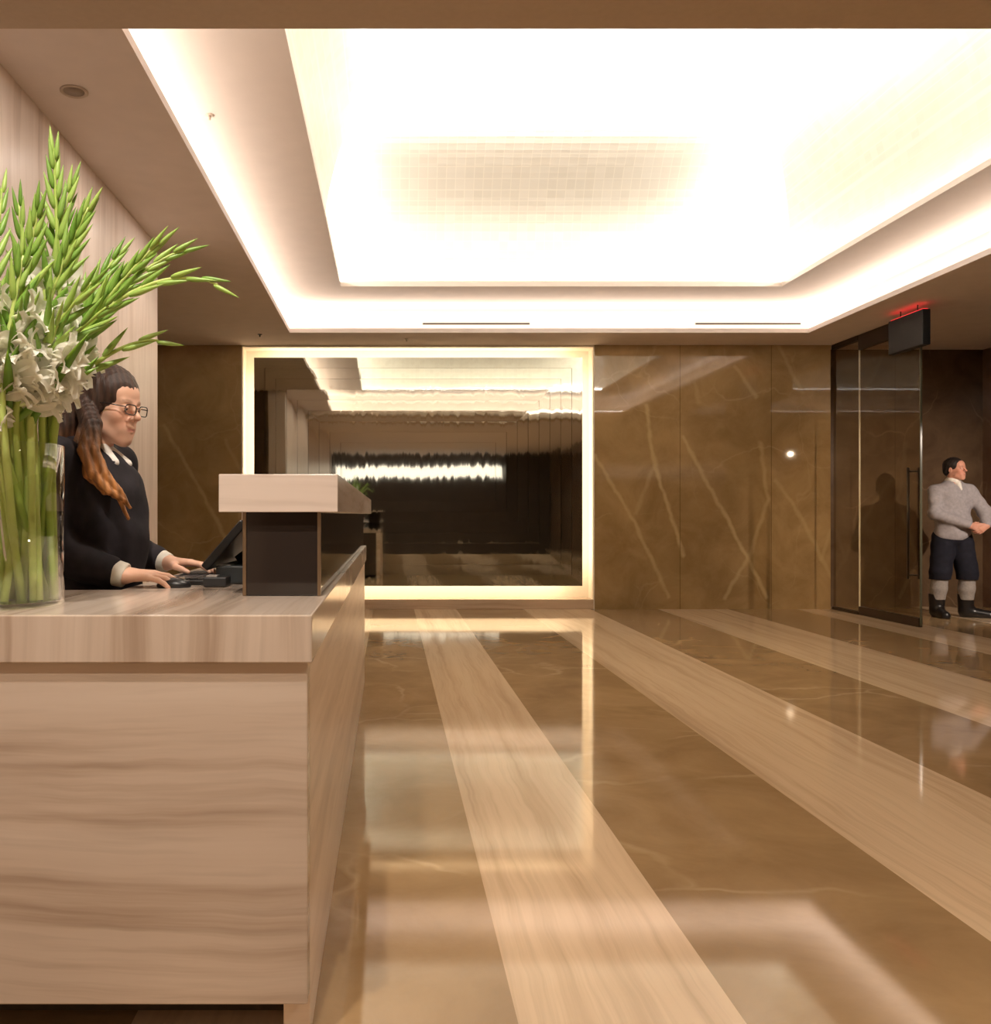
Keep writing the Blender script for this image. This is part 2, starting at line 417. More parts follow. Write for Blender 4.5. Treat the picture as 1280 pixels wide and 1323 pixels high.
# far end: lit transom glazing behind the camera, seen only in the mirror
b = MB(); b.box(-1.7, 3.7, -8.40, -8.37, 2.46, 2.86); struct(b.build('window_2', emit_mat('lit_transom', (1, .92, .80), 2.2)))

# ceiling: soffit with tray opening
b = MB()
T = .05
b.box(-4.2, OX0, OY0, 11.9, Z_SOF, Z_SOF+T); b.box(OX1, 9, OY0, 11.9, Z_SOF, Z_SOF+T)
b.box(OX0, OX1, OY1, 11.9, Z_SOF, Z_SOF+T); b.box(-4.2, 9, -8.6, OY0, Z_SOF, Z_SOF+T)
struct(b.build('ceiling', M_paint))
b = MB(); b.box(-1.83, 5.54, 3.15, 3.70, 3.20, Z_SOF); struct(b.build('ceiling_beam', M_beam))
b = MB()   # upper tray: cove faces and the plate above
Zt = Z_SOF+T
b.box(CX0-.05, CX0, CY0-.05, CY1+.05, Zt, Z_TRAY+.05); b.box(CX1, CX1+.05, CY0-.05, CY1+.05, Zt, Z_TRAY+.05)
b.box(CX0, CX1, CY1, CY1+.05, Zt, Z_TRAY+.05); b.box(CX0, CX1, CY0-.05, CY0, Zt, Z_TRAY+.05)
b.box(CX0, IX0, CY0, CY1, Z_TRAY, Z_TRAY+.05); b.box(IX1, CX1, CY0, CY1, Z_TRAY, Z_TRAY+.05)
b.box(IX0, IX1, IY1, CY1, Z_TRAY, Z_TRAY+.05); b.box(IX0, IX1, CY0, IY0, Z_TRAY, Z_TRAY+.05)
struct(b.build('ceiling_tray', M_tray))
# vault: vertical band, then a curved cove up to the flat crown
b = MB()
rings = []
def rect(ix0, ix1, iy0, iy1, z): return [(DX0+ix0, DY0+iy0, z), (DX1-ix1, DY0+iy0, z), (DX1-ix1, DY1-iy1, z), (DX0+ix0, DY1-iy1, z)]
rings.append(rect(0, 0, 0, 0, Z_TRAY+.05))
NS = 24
for i in range(NS+1):
    t = i/NS*PI/2
    q = 1-math.cos(t); zz = Z_VS+(Z_VT-Z_VS)*math.sin(t)
    rings.append(rect(.55*q, .8*q, 1.1*q, 1.1*q, zz))
vs = [p for r in rings for p in r]; fs = []
for i in range(len(rings)-1):
    for k in range(4):
        fs.append((i*4+k, i*4+(k+1) % 4, (i+1)*4+(k+1) % 4, (i+1)*4+k))
n = (len(rings)-1)*4; fs.append((n, n+1, n+2, n+3))
b.add(vs, fs)
o = struct(b.build('ceiling_vault', M_leaf))
sm = o.modifiers.new('solid', 'SOLIDIFY'); sm.thickness = .03; sm.offset = -1

# glass front at the right: fixed sidelight and door leaf
M_glass = glass_mat('smoked_glass', (.86,.82,.74), 1.5)
M_gedge = plain('glass_edge', (.45,.42,.30), .2)
M_bronze = plain('dark_bronze', (.07,.05,.035), .35, .7)
def at(px, py, y):
    s = F_PX/y; return ((px-504)/s, y, CAM_H-(py-665)/s)
w1 = thing('window_1', None, None, (5.54, 10.8, 0)); struct(w1)
b = MB(); b.box(5.534, 5.546, 10.515, 11.115, .03, 3.25); b.build('glass_pane', M_glass, w1)
b = MB(); b.box(5.515, 5.565, 10.50, 11.115, .001, .035); b.box(5.51, 5.57, 10.50, 11.115, 3.24, Z_SOF-.001); b.build('window_frame', M_bronze, w1)
b = MB(); b.box(5.532, 5.548, 10.503, 10.513, .036, 3.24); b.build('glass_edge', plain('lit_glass_edge', (.75,.68,.5), .25), w1)  # pale colour stands in for light caught in the glass edge
d1 = thing('door_1', None, None, (5.54, 9.9, 0)); struct(d1)
b = MB(); b.box(5.533, 5.547, 9.30, 10.495, .012, 3.12); b.build('door_glass', M_glass, d1)
b = MB(); b.box(5.52, 5.56, 9.30, 10.495, .004, .10); b.build('door_rail', M_bronze, d1)
b = MB(); b.box(5.515, 5.565, 9.25, 10.495, 3.12, Z_SOF-.001); b.build('door_header', M_bronze, d1)
b = MB(); b.box(5.530, 5.550, 9.288, 9.30, .02, 3.12); b.build('glass_edge', plain('dark_glass_edge', (.12,.12,.08), .2), d1)
def pull(px, yy):
    m = MB()
    for s in (-1, 1):
        x = 5.54+s*.06
        m.tube([(x, yy, .50), (x, yy, 1.68)], .013, 10)
    for z in (.54, 1.64): m.tube([(5.48, yy, z), (5.60, yy, z)], .010, 8)
    return m
pull(0, 9.42).build('door_handle', plain('brushed_bronze', (.06,.045,.03), .35, .8), d1)

# ------------------------------------------------------------------ mirror panel
mp = thing('mirror_panel', 'large backlit wall mirror of stepped concentric panes in the marble back wall', 'mirror', ((MX0+MX1)/2, YB, MZ0))
nr = 9; st = .135
M_back = plain('mirror_backing', (.03,.025,.02), .5)
b = MB(); b.box(MX0, MX1, YB+.07, YB+.10, MZ0, MZ1); b.build('backing', M_back, mp)
for i in range(nr):
    x0, x1, z0, z1 = MX0+i*st, MX1-i*st, MZ0+i*st*.98, MZ1-i*st*.98
    ya = YB+.0+i*.006; yb = ya+.004; tl = 0.0006*(1 if i % 2 else -1)
    s2 = st-.003
    b = MB()
    A = [(x0,ya,z0),(x1,ya,z0),(x1,ya,z1),(x0,ya,z1)]; B = [(x0+s2,ya+tl,z0+s2),(x1-s2,ya+tl,z0+s2),(x1-s2,ya+tl,z1-s2),(x0+s2,ya+tl,z1-s2)]
    if i == nr-1:
        b.box(x0, x1, ya, yb, z0, z1); b.build('mirror_pane', M_mirror, mp); break
    D = [(p[0], p[1]+.008, p[2]) for p in A+B]
    fs = [(k, (k+1) % 4, (k+1) % 4+4, k+4) for k in range(4)] + [(k+8, k+12, (k+1) % 4+12, (k+1) % 4+8) for k in range(4)]
    fs += [(k, k+8, (k+1) % 4+8, (k+1) % 4) for k in range(4)] + [(k+4, (k+1) % 4+4, (k+1) % 4+12, k+12) for k in range(4)]
    b.add(A+B+D, fs); b.build('mirror_pane', M_mirror, mp)
for x in (MX0+.5, MX1-.5):
    for z in (MZ0+.5, MZ1-.5):
        b = MB(); b.box(x-.04, x+.04, YB+.10, YB+.30, z-.04, z+.04); b.build('wall_bracket', M_back, mp)

# ------------------------------------------------------------------ reception counter
ct = thing('reception_counter', 'long pale striped stone reception counter with thick top, nearest left', 'counter', (-.5, 2.3, 0))
XR = -.169; ZT = .963; ZB = .859
b = MB(); b.prism([(-1.80, 1.923), (XR, 1.923), (XR, 6.28), (-.78, 6.28), (-.78, 2.573), (-1.80, 2.573)], ZB, ZT)
b.build('countertop', M_top, ct, bevel=.003)
b = MB(); b.box(-1.80, -.180, 1.938, 2.0, .113, ZB); b.build('front_panel', M_front, ct, bevel=.003)
M_side_lit = wood_stone('striped_stone_side_lit', 2, rough=.32, across_scale=7.0, along_scale=.45, seed=6.4, soft=.45, tint=(1.42,1.42,1.40))  # counter stone made paler: light from the right is put into the tint
b = MB(); b.box(-.24, -.180, 2.0005, 6.26, .0, ZB); b.build('side_panel', M_side_lit, ct, bevel=.003)
b = MB(); b.box(-1.80, -.2405, 2.02, 2.54, .113, ZB); b.box(-.76, -.2405, 2.54, 6.25, .06, ZB); b.build('carcass', M_dark, ct)
b = MB(); b.box(-1.80, -.2405, 2.12, 2.50, 0, .112); b.build('toe_kick', M_kick, ct)
lg = thing('raised_ledge', 'raised stone transaction ledge on a dark glazed base, on the counter', 'ledge', (-.29, 4.4, ZT))
b = MB(); b.box(-.452, -.138, 2.345, 6.45, 1.187, 1.287); b.build('ledge_slab', M_ledge, lg, bevel=.002)
M_dglass = plain('dark_back_painted_glass', (.030,.022,.018), .06, 0, .6)
b = MB(); b.box(-.39, -.188, 2.376, 6.25, ZT+.001, 1.187); b.build('glazed_base', M_dglass, lg, bevel=.002)
b = MB()
M_trim = plain('bronze_trim', (.30,.21,.13), .3, .8)
for x in (-.3885, -.1895):
    b = MB(); b.box(x-.0045, x+.0045, 2.371, 2.381, ZT+.001, 1.187); b.build('corner_trim', M_trim, lg)

# ------------------------------------------------------------------ ceiling fittings
M_white = plain('white_fitting', (.55,.46,.38), .5)
M_black = plain('black_plastic', (.012,.012,.013), .35, noise=.1)
sp = thing('ceiling_speaker', 'round recessed ceiling speaker in the soffit above the flowers', 'speaker', (-1.58, 4.45, Z_SOF))
b = MB(); b.lathe([(.0, -.002), (.052, -.002), (.055, -.006), (.062, -.010), (.068, -.006), (.068, -.0005), (0, -.0005)], 40, (-1.58, 4.45, Z_SOF)); b.build('trim_ring', M_white, sp)
b = MB(); b.lathe([(.0, -.0045), (.05, -.0045), (.05, -.0025), (0, -.0025)], 40, (-1.58, 4.45, Z_SOF)); b.build('grille', plain('speaker_grille', (.30,.24,.19), .6), sp)
def sprinkler(x, y, z, label, dark=False):
    t = thing('sprinkler_head', label, 'sprinkler', (x, y, z), 'ceiling sprinkler heads')
    m = M_black if dark else M_white
    b = MB(); b.lathe([(0, -.006), (.022, -.006), (.03, -.001), (.03, -.0003), (0, -.0003)], 24, (x, y, z)); b.build('cover_plate', m, t)
    b = MB(); b.lathe([(0, -.03), (.009, -.03), (.009, -.0065), (0, -.0065)], 16, (x, y, z)); b.build('nozzle', m, t)
sprinkler(-1.146+.03, 5.5, Z_TRAY, 'small white sprinkler head on the bright left side of the ceiling tray')
sprinkler(-1.53, 10.45, Z_SOF, 'small dark sprinkler head in the soffit above the left mirror edge', True)
sprinkler(.20, 10.72, Z_SOF, 'small white sprinkler head in the soffit above the middle of the mirror')
def slot(px0, px1, label):
    y = CY1; s = F_PX/y
    x0, x1 = (px0-504)/s, (px1-504)/s; z = CAM_H+(665-418.5)/s
    t = thing('slot_diffuser', label, 'air vent', ((x0+x1)/2, y, z), 'linear slot diffusers')
    b = MB(); b.box(x0, x1, y-.006, y, z-.016, z-.010); b.box(x0, x1, y-.006, y, z+.010, z+.016)
    b.box(x0, x0+.01, y-.0055, y, z-.01, z+.01); b.box(x1-.01, x1, y-.0055, y, z-.01, z+.01); b.build('frame', M_white, t)
    b = MB(); b.box(x0+.01, x1-.01, y-.0065, y, z-.010, z+.010); b.build('slot', plain('vent_dark', (.02,.017,.014), .9), t)
slot(545, 685, 'thin slot diffuser in the bright cove, above the mirror')
slot(897, 1035, 'thin slot diffuser in the bright cove, right of the mirror')
# exit sign seen from its unlit side
ex = thing('exit_sign', 'dark hanging exit sign box with red glow on top, above the glass door', 'sign', (5.33, 9.12, Z_SOF))
b = MB(); b.box(5.28, 5.36, 8.83, 9.44, 2.87, 3.225); b.build('housing', plain('dark_sign_box', (.006,.007,.008), .5), ex, bevel=.006)
b = MB(); b.box(5.295, 5.345, 8.85, 9.42, 3.226, 3.232); b.build('lamp_strip', emit_mat('red_lamp', (1, .03, .04), 2), ex)
for yy in (8.98, 9.28):
    b = MB(); b.tube([(5.32, yy, 3.233), (5.32, yy, Z_SOF-.0005)], .006, 8); b.build('hanger_rod', M_black, ex)

# ------------------------------------------------------------------ desk equipment
mo = thing('monitor', 'black tilted monitor seen edge-on beside the raised ledge', 'monitor', (-.49, 2.98, ZT))
a = Vector((-.585, 0, 1.022)); c = Vector((-.462, 0, 1.165)); ctr = (a+c)/2; ax = (c-a).normalized(); nrm = Vector((-ax.z, 0, ax.x))
def mon_mat(off=0): 
    mt = Matrix((ax, Vector((0, 1, 0)), nrm)).transposed().to_4x4(); mt.translation = Vector((ctr.x, 2.98, ctr.z)) + nrm*off; return mt
b = MB(); b.obox(mon_mat(-.012), (c-a).length, .46, .026); b.build('housing', M_black, mo, bevel=.005)
b = MB(); b.obox(mon_mat(.0015), (c-a).length-.02, .44, .002); b.build('screen', plain('dark_screen', (.01,.012,.016), .12), mo)
b = MB(); b.tube([(-.505, 2.98, 1.05), (-.475, 2.98, 1.01), (-.47, 2.98, ZT+.055)], .02, 12); b.build('neck', M_black, mo)
b = MB(); b.box(-.545, -.425, 2.78, 3.15, ZT+.001, ZT+.058); b.build('base', plain('dark_grey_plastic', (.04,.045,.047), .4), mo, bevel=.006)
kb = thing('keyboard', 'dark computer keyboard under the hands of the receptionist', 'keyboard', (-.63, 2.9, ZT))
b = MB(); b.box(-.70, -.565, 2.73, 3.14, ZT+.001, ZT+.016); b.build('case', M_black, kb, bevel=.004)
b = MB()
for r in range(5):
    for q in range(14): b.box(-.692+r*.0245, -.672+r*.0245, 2.74+q*.0282, 2.764+q*.0282, ZT+.0162, ZT+.021)
o = b.build('keys', plain('key_plastic', (.035,.035,.038), .45), kb); tag(o, kind='stuff')
ms = thing('computer_mouse', 'small dark computer mouse under the nearer hand of the receptionist', 'mouse', (-.645, 2.655, ZT))
def blob(name, mat, parent, c, r, zmin=None, n=24):
    m = MB(); vs = []; fs = []
    for i in range(n//2+1):
        t = PI*i/(n//2)
        for k in range(n):
            p = 2*PI*k/n
            z = c[2]+r[2]*math.cos(t)
            if zmin is not None: z = max(z, zmin)
            vs.append((c[0]+r[0]*math.sin(t)*math.cos(p), c[1]+r[1]*math.sin(t)*math.sin(p), z))
    for i in range(n//2):
        for k in range(n): fs.append((i*n+k, (i+1)*n+k, (i+1)*n+(k+1) % n, i*n+(k+1) % n))
    m.add(vs, fs, True); return m.build(name, mat, parent)
blob('shell', M_black, ms, (-.645, 2.655, ZT+.004), (.052, .031, .026), ZT+.001)
b = MB(); b.box(-.628, -.612, 2.652, 2.658, ZT+.026, ZT+.031); b.build('wheel', M_white, ms)
cr = thing('card_reader', 'small dark card reader with pale card in front of the monitor base', 'card reader', (-.528, 2.705, ZT))
b = MB(); b.box(-.56, -.49, 2.66, 2.74, ZT+.001, ZT+.03); b.build('housing', plain('reader_plastic', (.03,.03,.032), .4), cr, bevel=.004)
b = MB(); b.box(-.552, -.52, 2.67, 2.72, ZT+.0305, ZT+.034); b.build('keypad', plain('pale_keys', (.55,.5,.47), .5), cr)
pc = thing('paper_slip', 'small white slip of paper lying on the monitor base', 'paper', (-.56, 2.86, ZT+.06))
b = MB(); b.box(-.545, -.50, 2.785, 2.86, ZT+.0585, ZT+.060); b.build('sheet', plain('white_paper', (.75,.72,.68), .7), pc)

# ------------------------------------------------------------------ glass vase with gladioli
VX, VY, VR = -.94, 2.135, .15
va = thing('glass_vase', 'tall clear cylindrical glass vase full of stems on the near counter', 'vase', (VX, VY, ZT))
M_vglass = glass_mat('vase_glass', (.975,.985,.965), 1.45)
VH = .385
b = MB(); b.lathe([(VR-.006, .001), (VR, .006), (VR, VH-.003), (VR-.002, VH), (VR-.005, VH), (VR-.007, VH-.003), (VR-.007, .014)], 64, (VX, VY, ZT)); b.build('glass_body', M_vglass, va)
b = MB(); b.lathe([(0, .001), (VR-.008, .001), (VR-.008, .013), (0, .013)], 64, (VX, VY, ZT)); b.build('glass_base', glass_mat('vase_base_glass', (.93,.96,.90), 1.5), va)
b = MB(); b.lathe([(0, .0135), (VR-.0085, .0135), (VR-.0085, .166), (0, .166)], 64, (VX, VY, ZT)); b.build('water', glass_mat('vase_water', (.98,.99,.95), 1.33), va)

def green(name, c0, c1, trans=.25):
    m, nt, bb = newmat(name)
    oi = node(nt, 'ShaderNodeObjectInfo'); pos = node(nt, 'ShaderNodeNewGeometry').outputs['Position']
    nz = node(nt, 'ShaderNodeTexNoise', {'Vector': pos, 'Scale': 25.0})
    f = M_(nt, 'ADD', M_(nt, 'MULTIPLY', oi.outputs['Random'], .6), M_(nt, 'MULTIPLY', nz.outputs[0], .4))
    nt.links.new(ramp(nt, f, [(.1, c0), (.9, c1)]), bb.inputs['Base Color'])
    bb.inputs['Roughness'].default_value = .45
    bb.inputs['Subsurface Weight'].default_value = trans; bb.inputs['Subsurface Radius'].default_value = (.01, .012, .004)
    bb.inputs['Subsurface Scale'].default_value = .5
    return m
M_stem = green('gladiolus_stem', (.34,.48,.08), (.60,.72,.24))
M_leafg = green('gladiolus_leaf', (.09,.22,.02), (.22,.42,.06))
M_bud = green('gladiolus_bud', (.13,.30,.03), (.44,.62,.15))
M_petal = bpy.data.materials.new('white_petal'); M_petal.use_nodes = True
_n = M_petal.node_tree; _n.nodes.clear()
_o = _n.nodes.new('ShaderNodeOutputMaterial'); _x = _n.nodes.new('ShaderNodeMixShader'); _x.inputs[0].default_value = .45
_d = node(_n, 'ShaderNodeBsdfDiffuse', {0: (.93, .92, .84, 1)}); _t = node(_n, 'ShaderNodeBsdfTranslucent', {0: (.93, .93, .82, 1)})
_n.links.new(_d.outputs[0], _x.inputs[1]); _n.links.new(_t.outputs[0], _x.inputs[2]); _n.links.new(_x.outputs[0], _o.inputs[0])
M_throat = plain('petal_throat', (.70,.78,.45), .5)
def bud_mesh():
    m = MB(); prof = [(0, 0), (.005, .004), (.0078, .018), (.0080, .034), (.0062, .056), (.0032, .08), (0, .098)]
    m.lathe(prof, 8)
    return m
_b = bud_mesh().build('bud', M_bud); BUD = _b.data; bpy.data.objects.remove(_b)
def flower_mesh():
    m = MB(); rnd = random.Random(3)
    m.m = 0
    for k in range(6):
        a = 2*PI*k/6; wd = .026 if k % 2 else .022
        rows = []
        for i in range(7):
            t = i/6; r = .006+.012*t+.040*t**2.2; z = .075*t-.022*t**4; hw = wd*math.sin(PI*min(.97, .12+.86*t))**.8
            rows.append([(r+.006*abs(u)*math.sin(t*6), u*hw, z+.01*u*u*t) for u in (-1, -.5, 0, .5, 1)])
        vs = []
        for row in rows:
            for x, y, z in row: vs.append((x*math.cos(a)-y*math.sin(a), x*math.sin(a)+y*math.cos(a), z))
        fs = [(i*5+j, i*5+j+1, (i+1)*5+j+1, (i+1)*5+j) for i in range(6) for j in range(4)]
        m.add(vs, fs, True)
    m.m = 1; m.lathe([(.0, -.02), (.005, -.018), (.006, 0), (.009, .012), (.004, .016), (0, .017)], 8)
    return m
_f = flower_mesh().build('flower', [M_petal, M_throat]); _m = _f.modifiers
FLOWER = _f.data; bpy.data.objects.remove(_f)
def curve_pts(p0, p1, p2, p3, n):
    out = []
    for i in range(n+1):
        t = i/n; out.append(p0*(1-t)**3 + p1*3*t*(1-t)**2 + p2*3*t*t*(1-t) + p3*t**3)
    return out
def gladiolus(tip, label, rnd, foot=None, mouth=None, bow=0.0, flowers=3, nb=13, f0=.45):
    """one cut stem: foot on the vase floor, through the mouth, up to the tip"""
    tip = Vector(tip)
    dx, dy = tip.x-VX, tip.y-VY
    if mouth is None:
        an = math.atan2(dy, dx)+rnd.uniform(-.4, .4); rr = rnd.uniform(.55, .9)*VR
        mouth = Vector((VX+rr*math.cos(an), VY+rr*math.sin(an), ZT+VH+.03))
    if foot is None:
        an = rnd.uniform(0, 2*PI); rr = rnd.uniform(.3, .85)**.5*VR*.9
        fx, fy = .45*(mouth.x-VX)+.35*rr*math.cos(an)+.055, -.2*(mouth.y-VY)+.7*rr*math.sin(an); k_ = min(1, .88*VR/max(1e-6, (fx*fx+fy*fy)**.5))
        foot = Vector((VX+fx*k_, VY+fy*k_, ZT+.016))
    d = (mouth-foot).normalized()
    up = (tip-mouth)
    c1 = mouth + d*up.length*.35; c2 = mouth + up*.62 + Vector((0, 0, up.length*(.12+bow)))
    low = [foot.lerp(mouth, i/6) for i in range(6)]
    pts = low + curve_pts(mouth, c1, c2, tip, 22)
    n = len(pts)
    t = thing('gladiolus_stem', label, 'flower', tuple(foot), 'gladiolus stems in the glass vase')
    rad = [.0095 if i < 8 else .0088*(1-(i-8)/(n-8)*.72) for i in range(n)]
    b = MB(); b.tube(pts, rad, 8); b.build('stem', M_stem, t)
    # arc positions from f0 upward carry flowers, then buds
    L = [0]
    for p, q in zip(pts[6:-1], pts[7:]): L.append(L[-1]+(q-p).length)
    tot = L[-1]
    def at_len(s):
        for i in range(len(L)-1):
            if L[i+1] >= s:
                k = (s-L[i])/max(1e-6, L[i+1]-L[i]); a, c = pts[6+i], pts[7+i]
                return a.lerp(c, k), (c-a).normalized()
        return pts[-1], (pts[-1]-pts[-2]).normalized()
    view = Vector((-VX, -VY, 0)).normalized()
    m_tot = flowers+nb
    for k in range(m_tot):
        fe = min(.6, f0+.085*flowers)
        u = f0+.085*k if k < flowers else fe+(1-fe)*((k-flowers)/max(1, nb-1))**.95*.985
        s = tot*min(u, .985)
        p, tg = at_len(s)
        side = tg.cross(view).normalized() if abs(tg.dot(view)) < .95 else tg.orthogonal()
        ang = (0 if k % 2 else PI)+rnd.uniform(-.7, .7)
        o_ = (side*math.cos(ang)+tg.cross(side)*math.sin(ang)*.8+view*.15).normalized()
        if k < flowers:
            z = (tg*.45+o_).normalized(); sc = rnd.uniform(.85, 1.15); me = FLOWER; nm = 'flower'; off = .018
        else:
            v = (k-flowers)/max(1, nb-1)
            z = (tg*(1.0+1.4*v)+o_*(.55-.35*v)).normalized(); sc = 1.15-.45*v; me = BUD; nm = 'bud'; off = .004
        x = z.orthogonal().normalized(); y = z.cross(x)
        mt = Matrix((x, y, z)).transposed().to_4x4() @ Matrix.Rotation(rnd.uniform(0, 6), 4, 'Z') @ Matrix.Scale(sc, 4)
        mt.translation = p + o_*off - Vector(t.location)
        o = bpy.data.objects.new(nm, me); COL.objects.link(o); o.parent = t; o.matrix_basis = mt
    # one or two sword leaves
    for q in range(rnd.choice((1, 2)) if tip.x < -.66 else 0):
        base = pts[7+q*2]; an = rnd.uniform(0, 2*PI); h = rnd.uniform(.14, .28)
        dr = Vector((math.cos(an)*.07, math.sin(an)*.05, 0)) + up.normalized()*h
        wd = rnd.uniform(.010, .016); sd = dr.cross(view).normalized(); fwd = dr.cross(sd).normalized()
        vs = []; fs = []
        for i in range(9):
            u = i/8; cpt = base + dr*u + Vector((math.cos(an), math.sin(an), 0))*.05*u*u
            hw = wd*(.55+.8*u)*(1-u**3) + .0006
            vs += [cpt-sd*hw, cpt+fwd*hw*.35, cpt+sd*hw, cpt+fwd*(hw*.35+.0015)]
        for i in range(8):
            for k in range(4): fs.append((i*4+k, i*4+(k+1) % 4, (i+1)*4+(k+1) % 4, (i+1)*4+k))
        fs += [(3, 2, 1, 0), (32, 33, 34, 35)]
        b = MB(); b.add(vs, fs, True); b.build('leaf', M_leafg, t)
    return t
def vpt(px, py, y):
    s = F_PX/y; return Vector(((px-504)/s, y, CAM_H-(py-665)/s))
rg = random.Random(11)
COMMON = 'tall gladiolus stem with green buds and white flowers, standing in the glass vase'
spec = [ # px, py of the tip, depth, bow, flowers, buds, label
 (70, 192, 2.14, .02, 3, 15, 'tallest gladiolus stem, its dark green tip highest above the vase'),
 (93, 236, 2.20, .02, 3, 14, COMMON), (114, 268, 2.08, .03, 2, 15, 'pale green gladiolus stem rising to the right of the tallest tip'),
 (2, 244, 2.10, .0, 3, 14, COMMON), (24, 262, 2.24, .0, 3, 12, COMMON), (50, 268, 2.02, .0, 3, 13, COMMON),
 (206, 312, 2.12, .02, 1, 16, 'gladiolus stem leaning right, topmost of the three that arch over the receptionist'),
 (240, 322, 2.20, .10, 1, 16, 'gladiolus stem arching right, middle one of the three over the receptionist'),
 (281, 368, 2.10, .26, 0, 15, 'gladiolus stem bent furthest right, its thin tip almost horizontal'),
 (154, 326, 2.26, .02, 2, 13, COMMON), (118, 365, 2.0, .0, 4, 9, COMMON), (85, 330, 2.06, .0, 4, 10, COMMON),
 (30, 330, 2.0, .0, 4, 10, COMMON), (60, 360, 2.28, .0, 4, 9, COMMON), (10, 380, 2.02, .0, 4, 8, COMMON), (140, 395, 2.06, .0, 4, 8, COMMON),
 (100, 300, 2.30, .0, 3, 12, COMMON), (-40, 250, 2.2, .0, 3, 12, COMMON), (-85, 300, 2.1, .03, 3, 12, COMMON), (-130, 330, 2.15, .06, 2, 12, COMMON),
 (-30, 330, 2.0, .0, 4, 9, COMMON), (-180, 380, 2.2, .12, 2, 11, COMMON), (35, 400, 1.98, .0, 4, 6, COMMON), (165, 350, 2.15, .02, 2, 12, COMMON), (75, 420, 2.0, .0, 4, 5, COMMON),
 (205, 440, 2.18, .16, 0, 9, 'short thin gladiolus sprig drooping right, lowest in front of the stone wall')]
for px, py, y, bow, nf, nb, lab in spec:
    tp = vpt(px, py, y)
    gladiolus(tp, lab, rg, bow=bow, flowers=nf+(2 if nf >= 2 else 0), nb=max(5, nb-3), f0=rg.uniform(.04, .34) if nf >= 2 else .34)

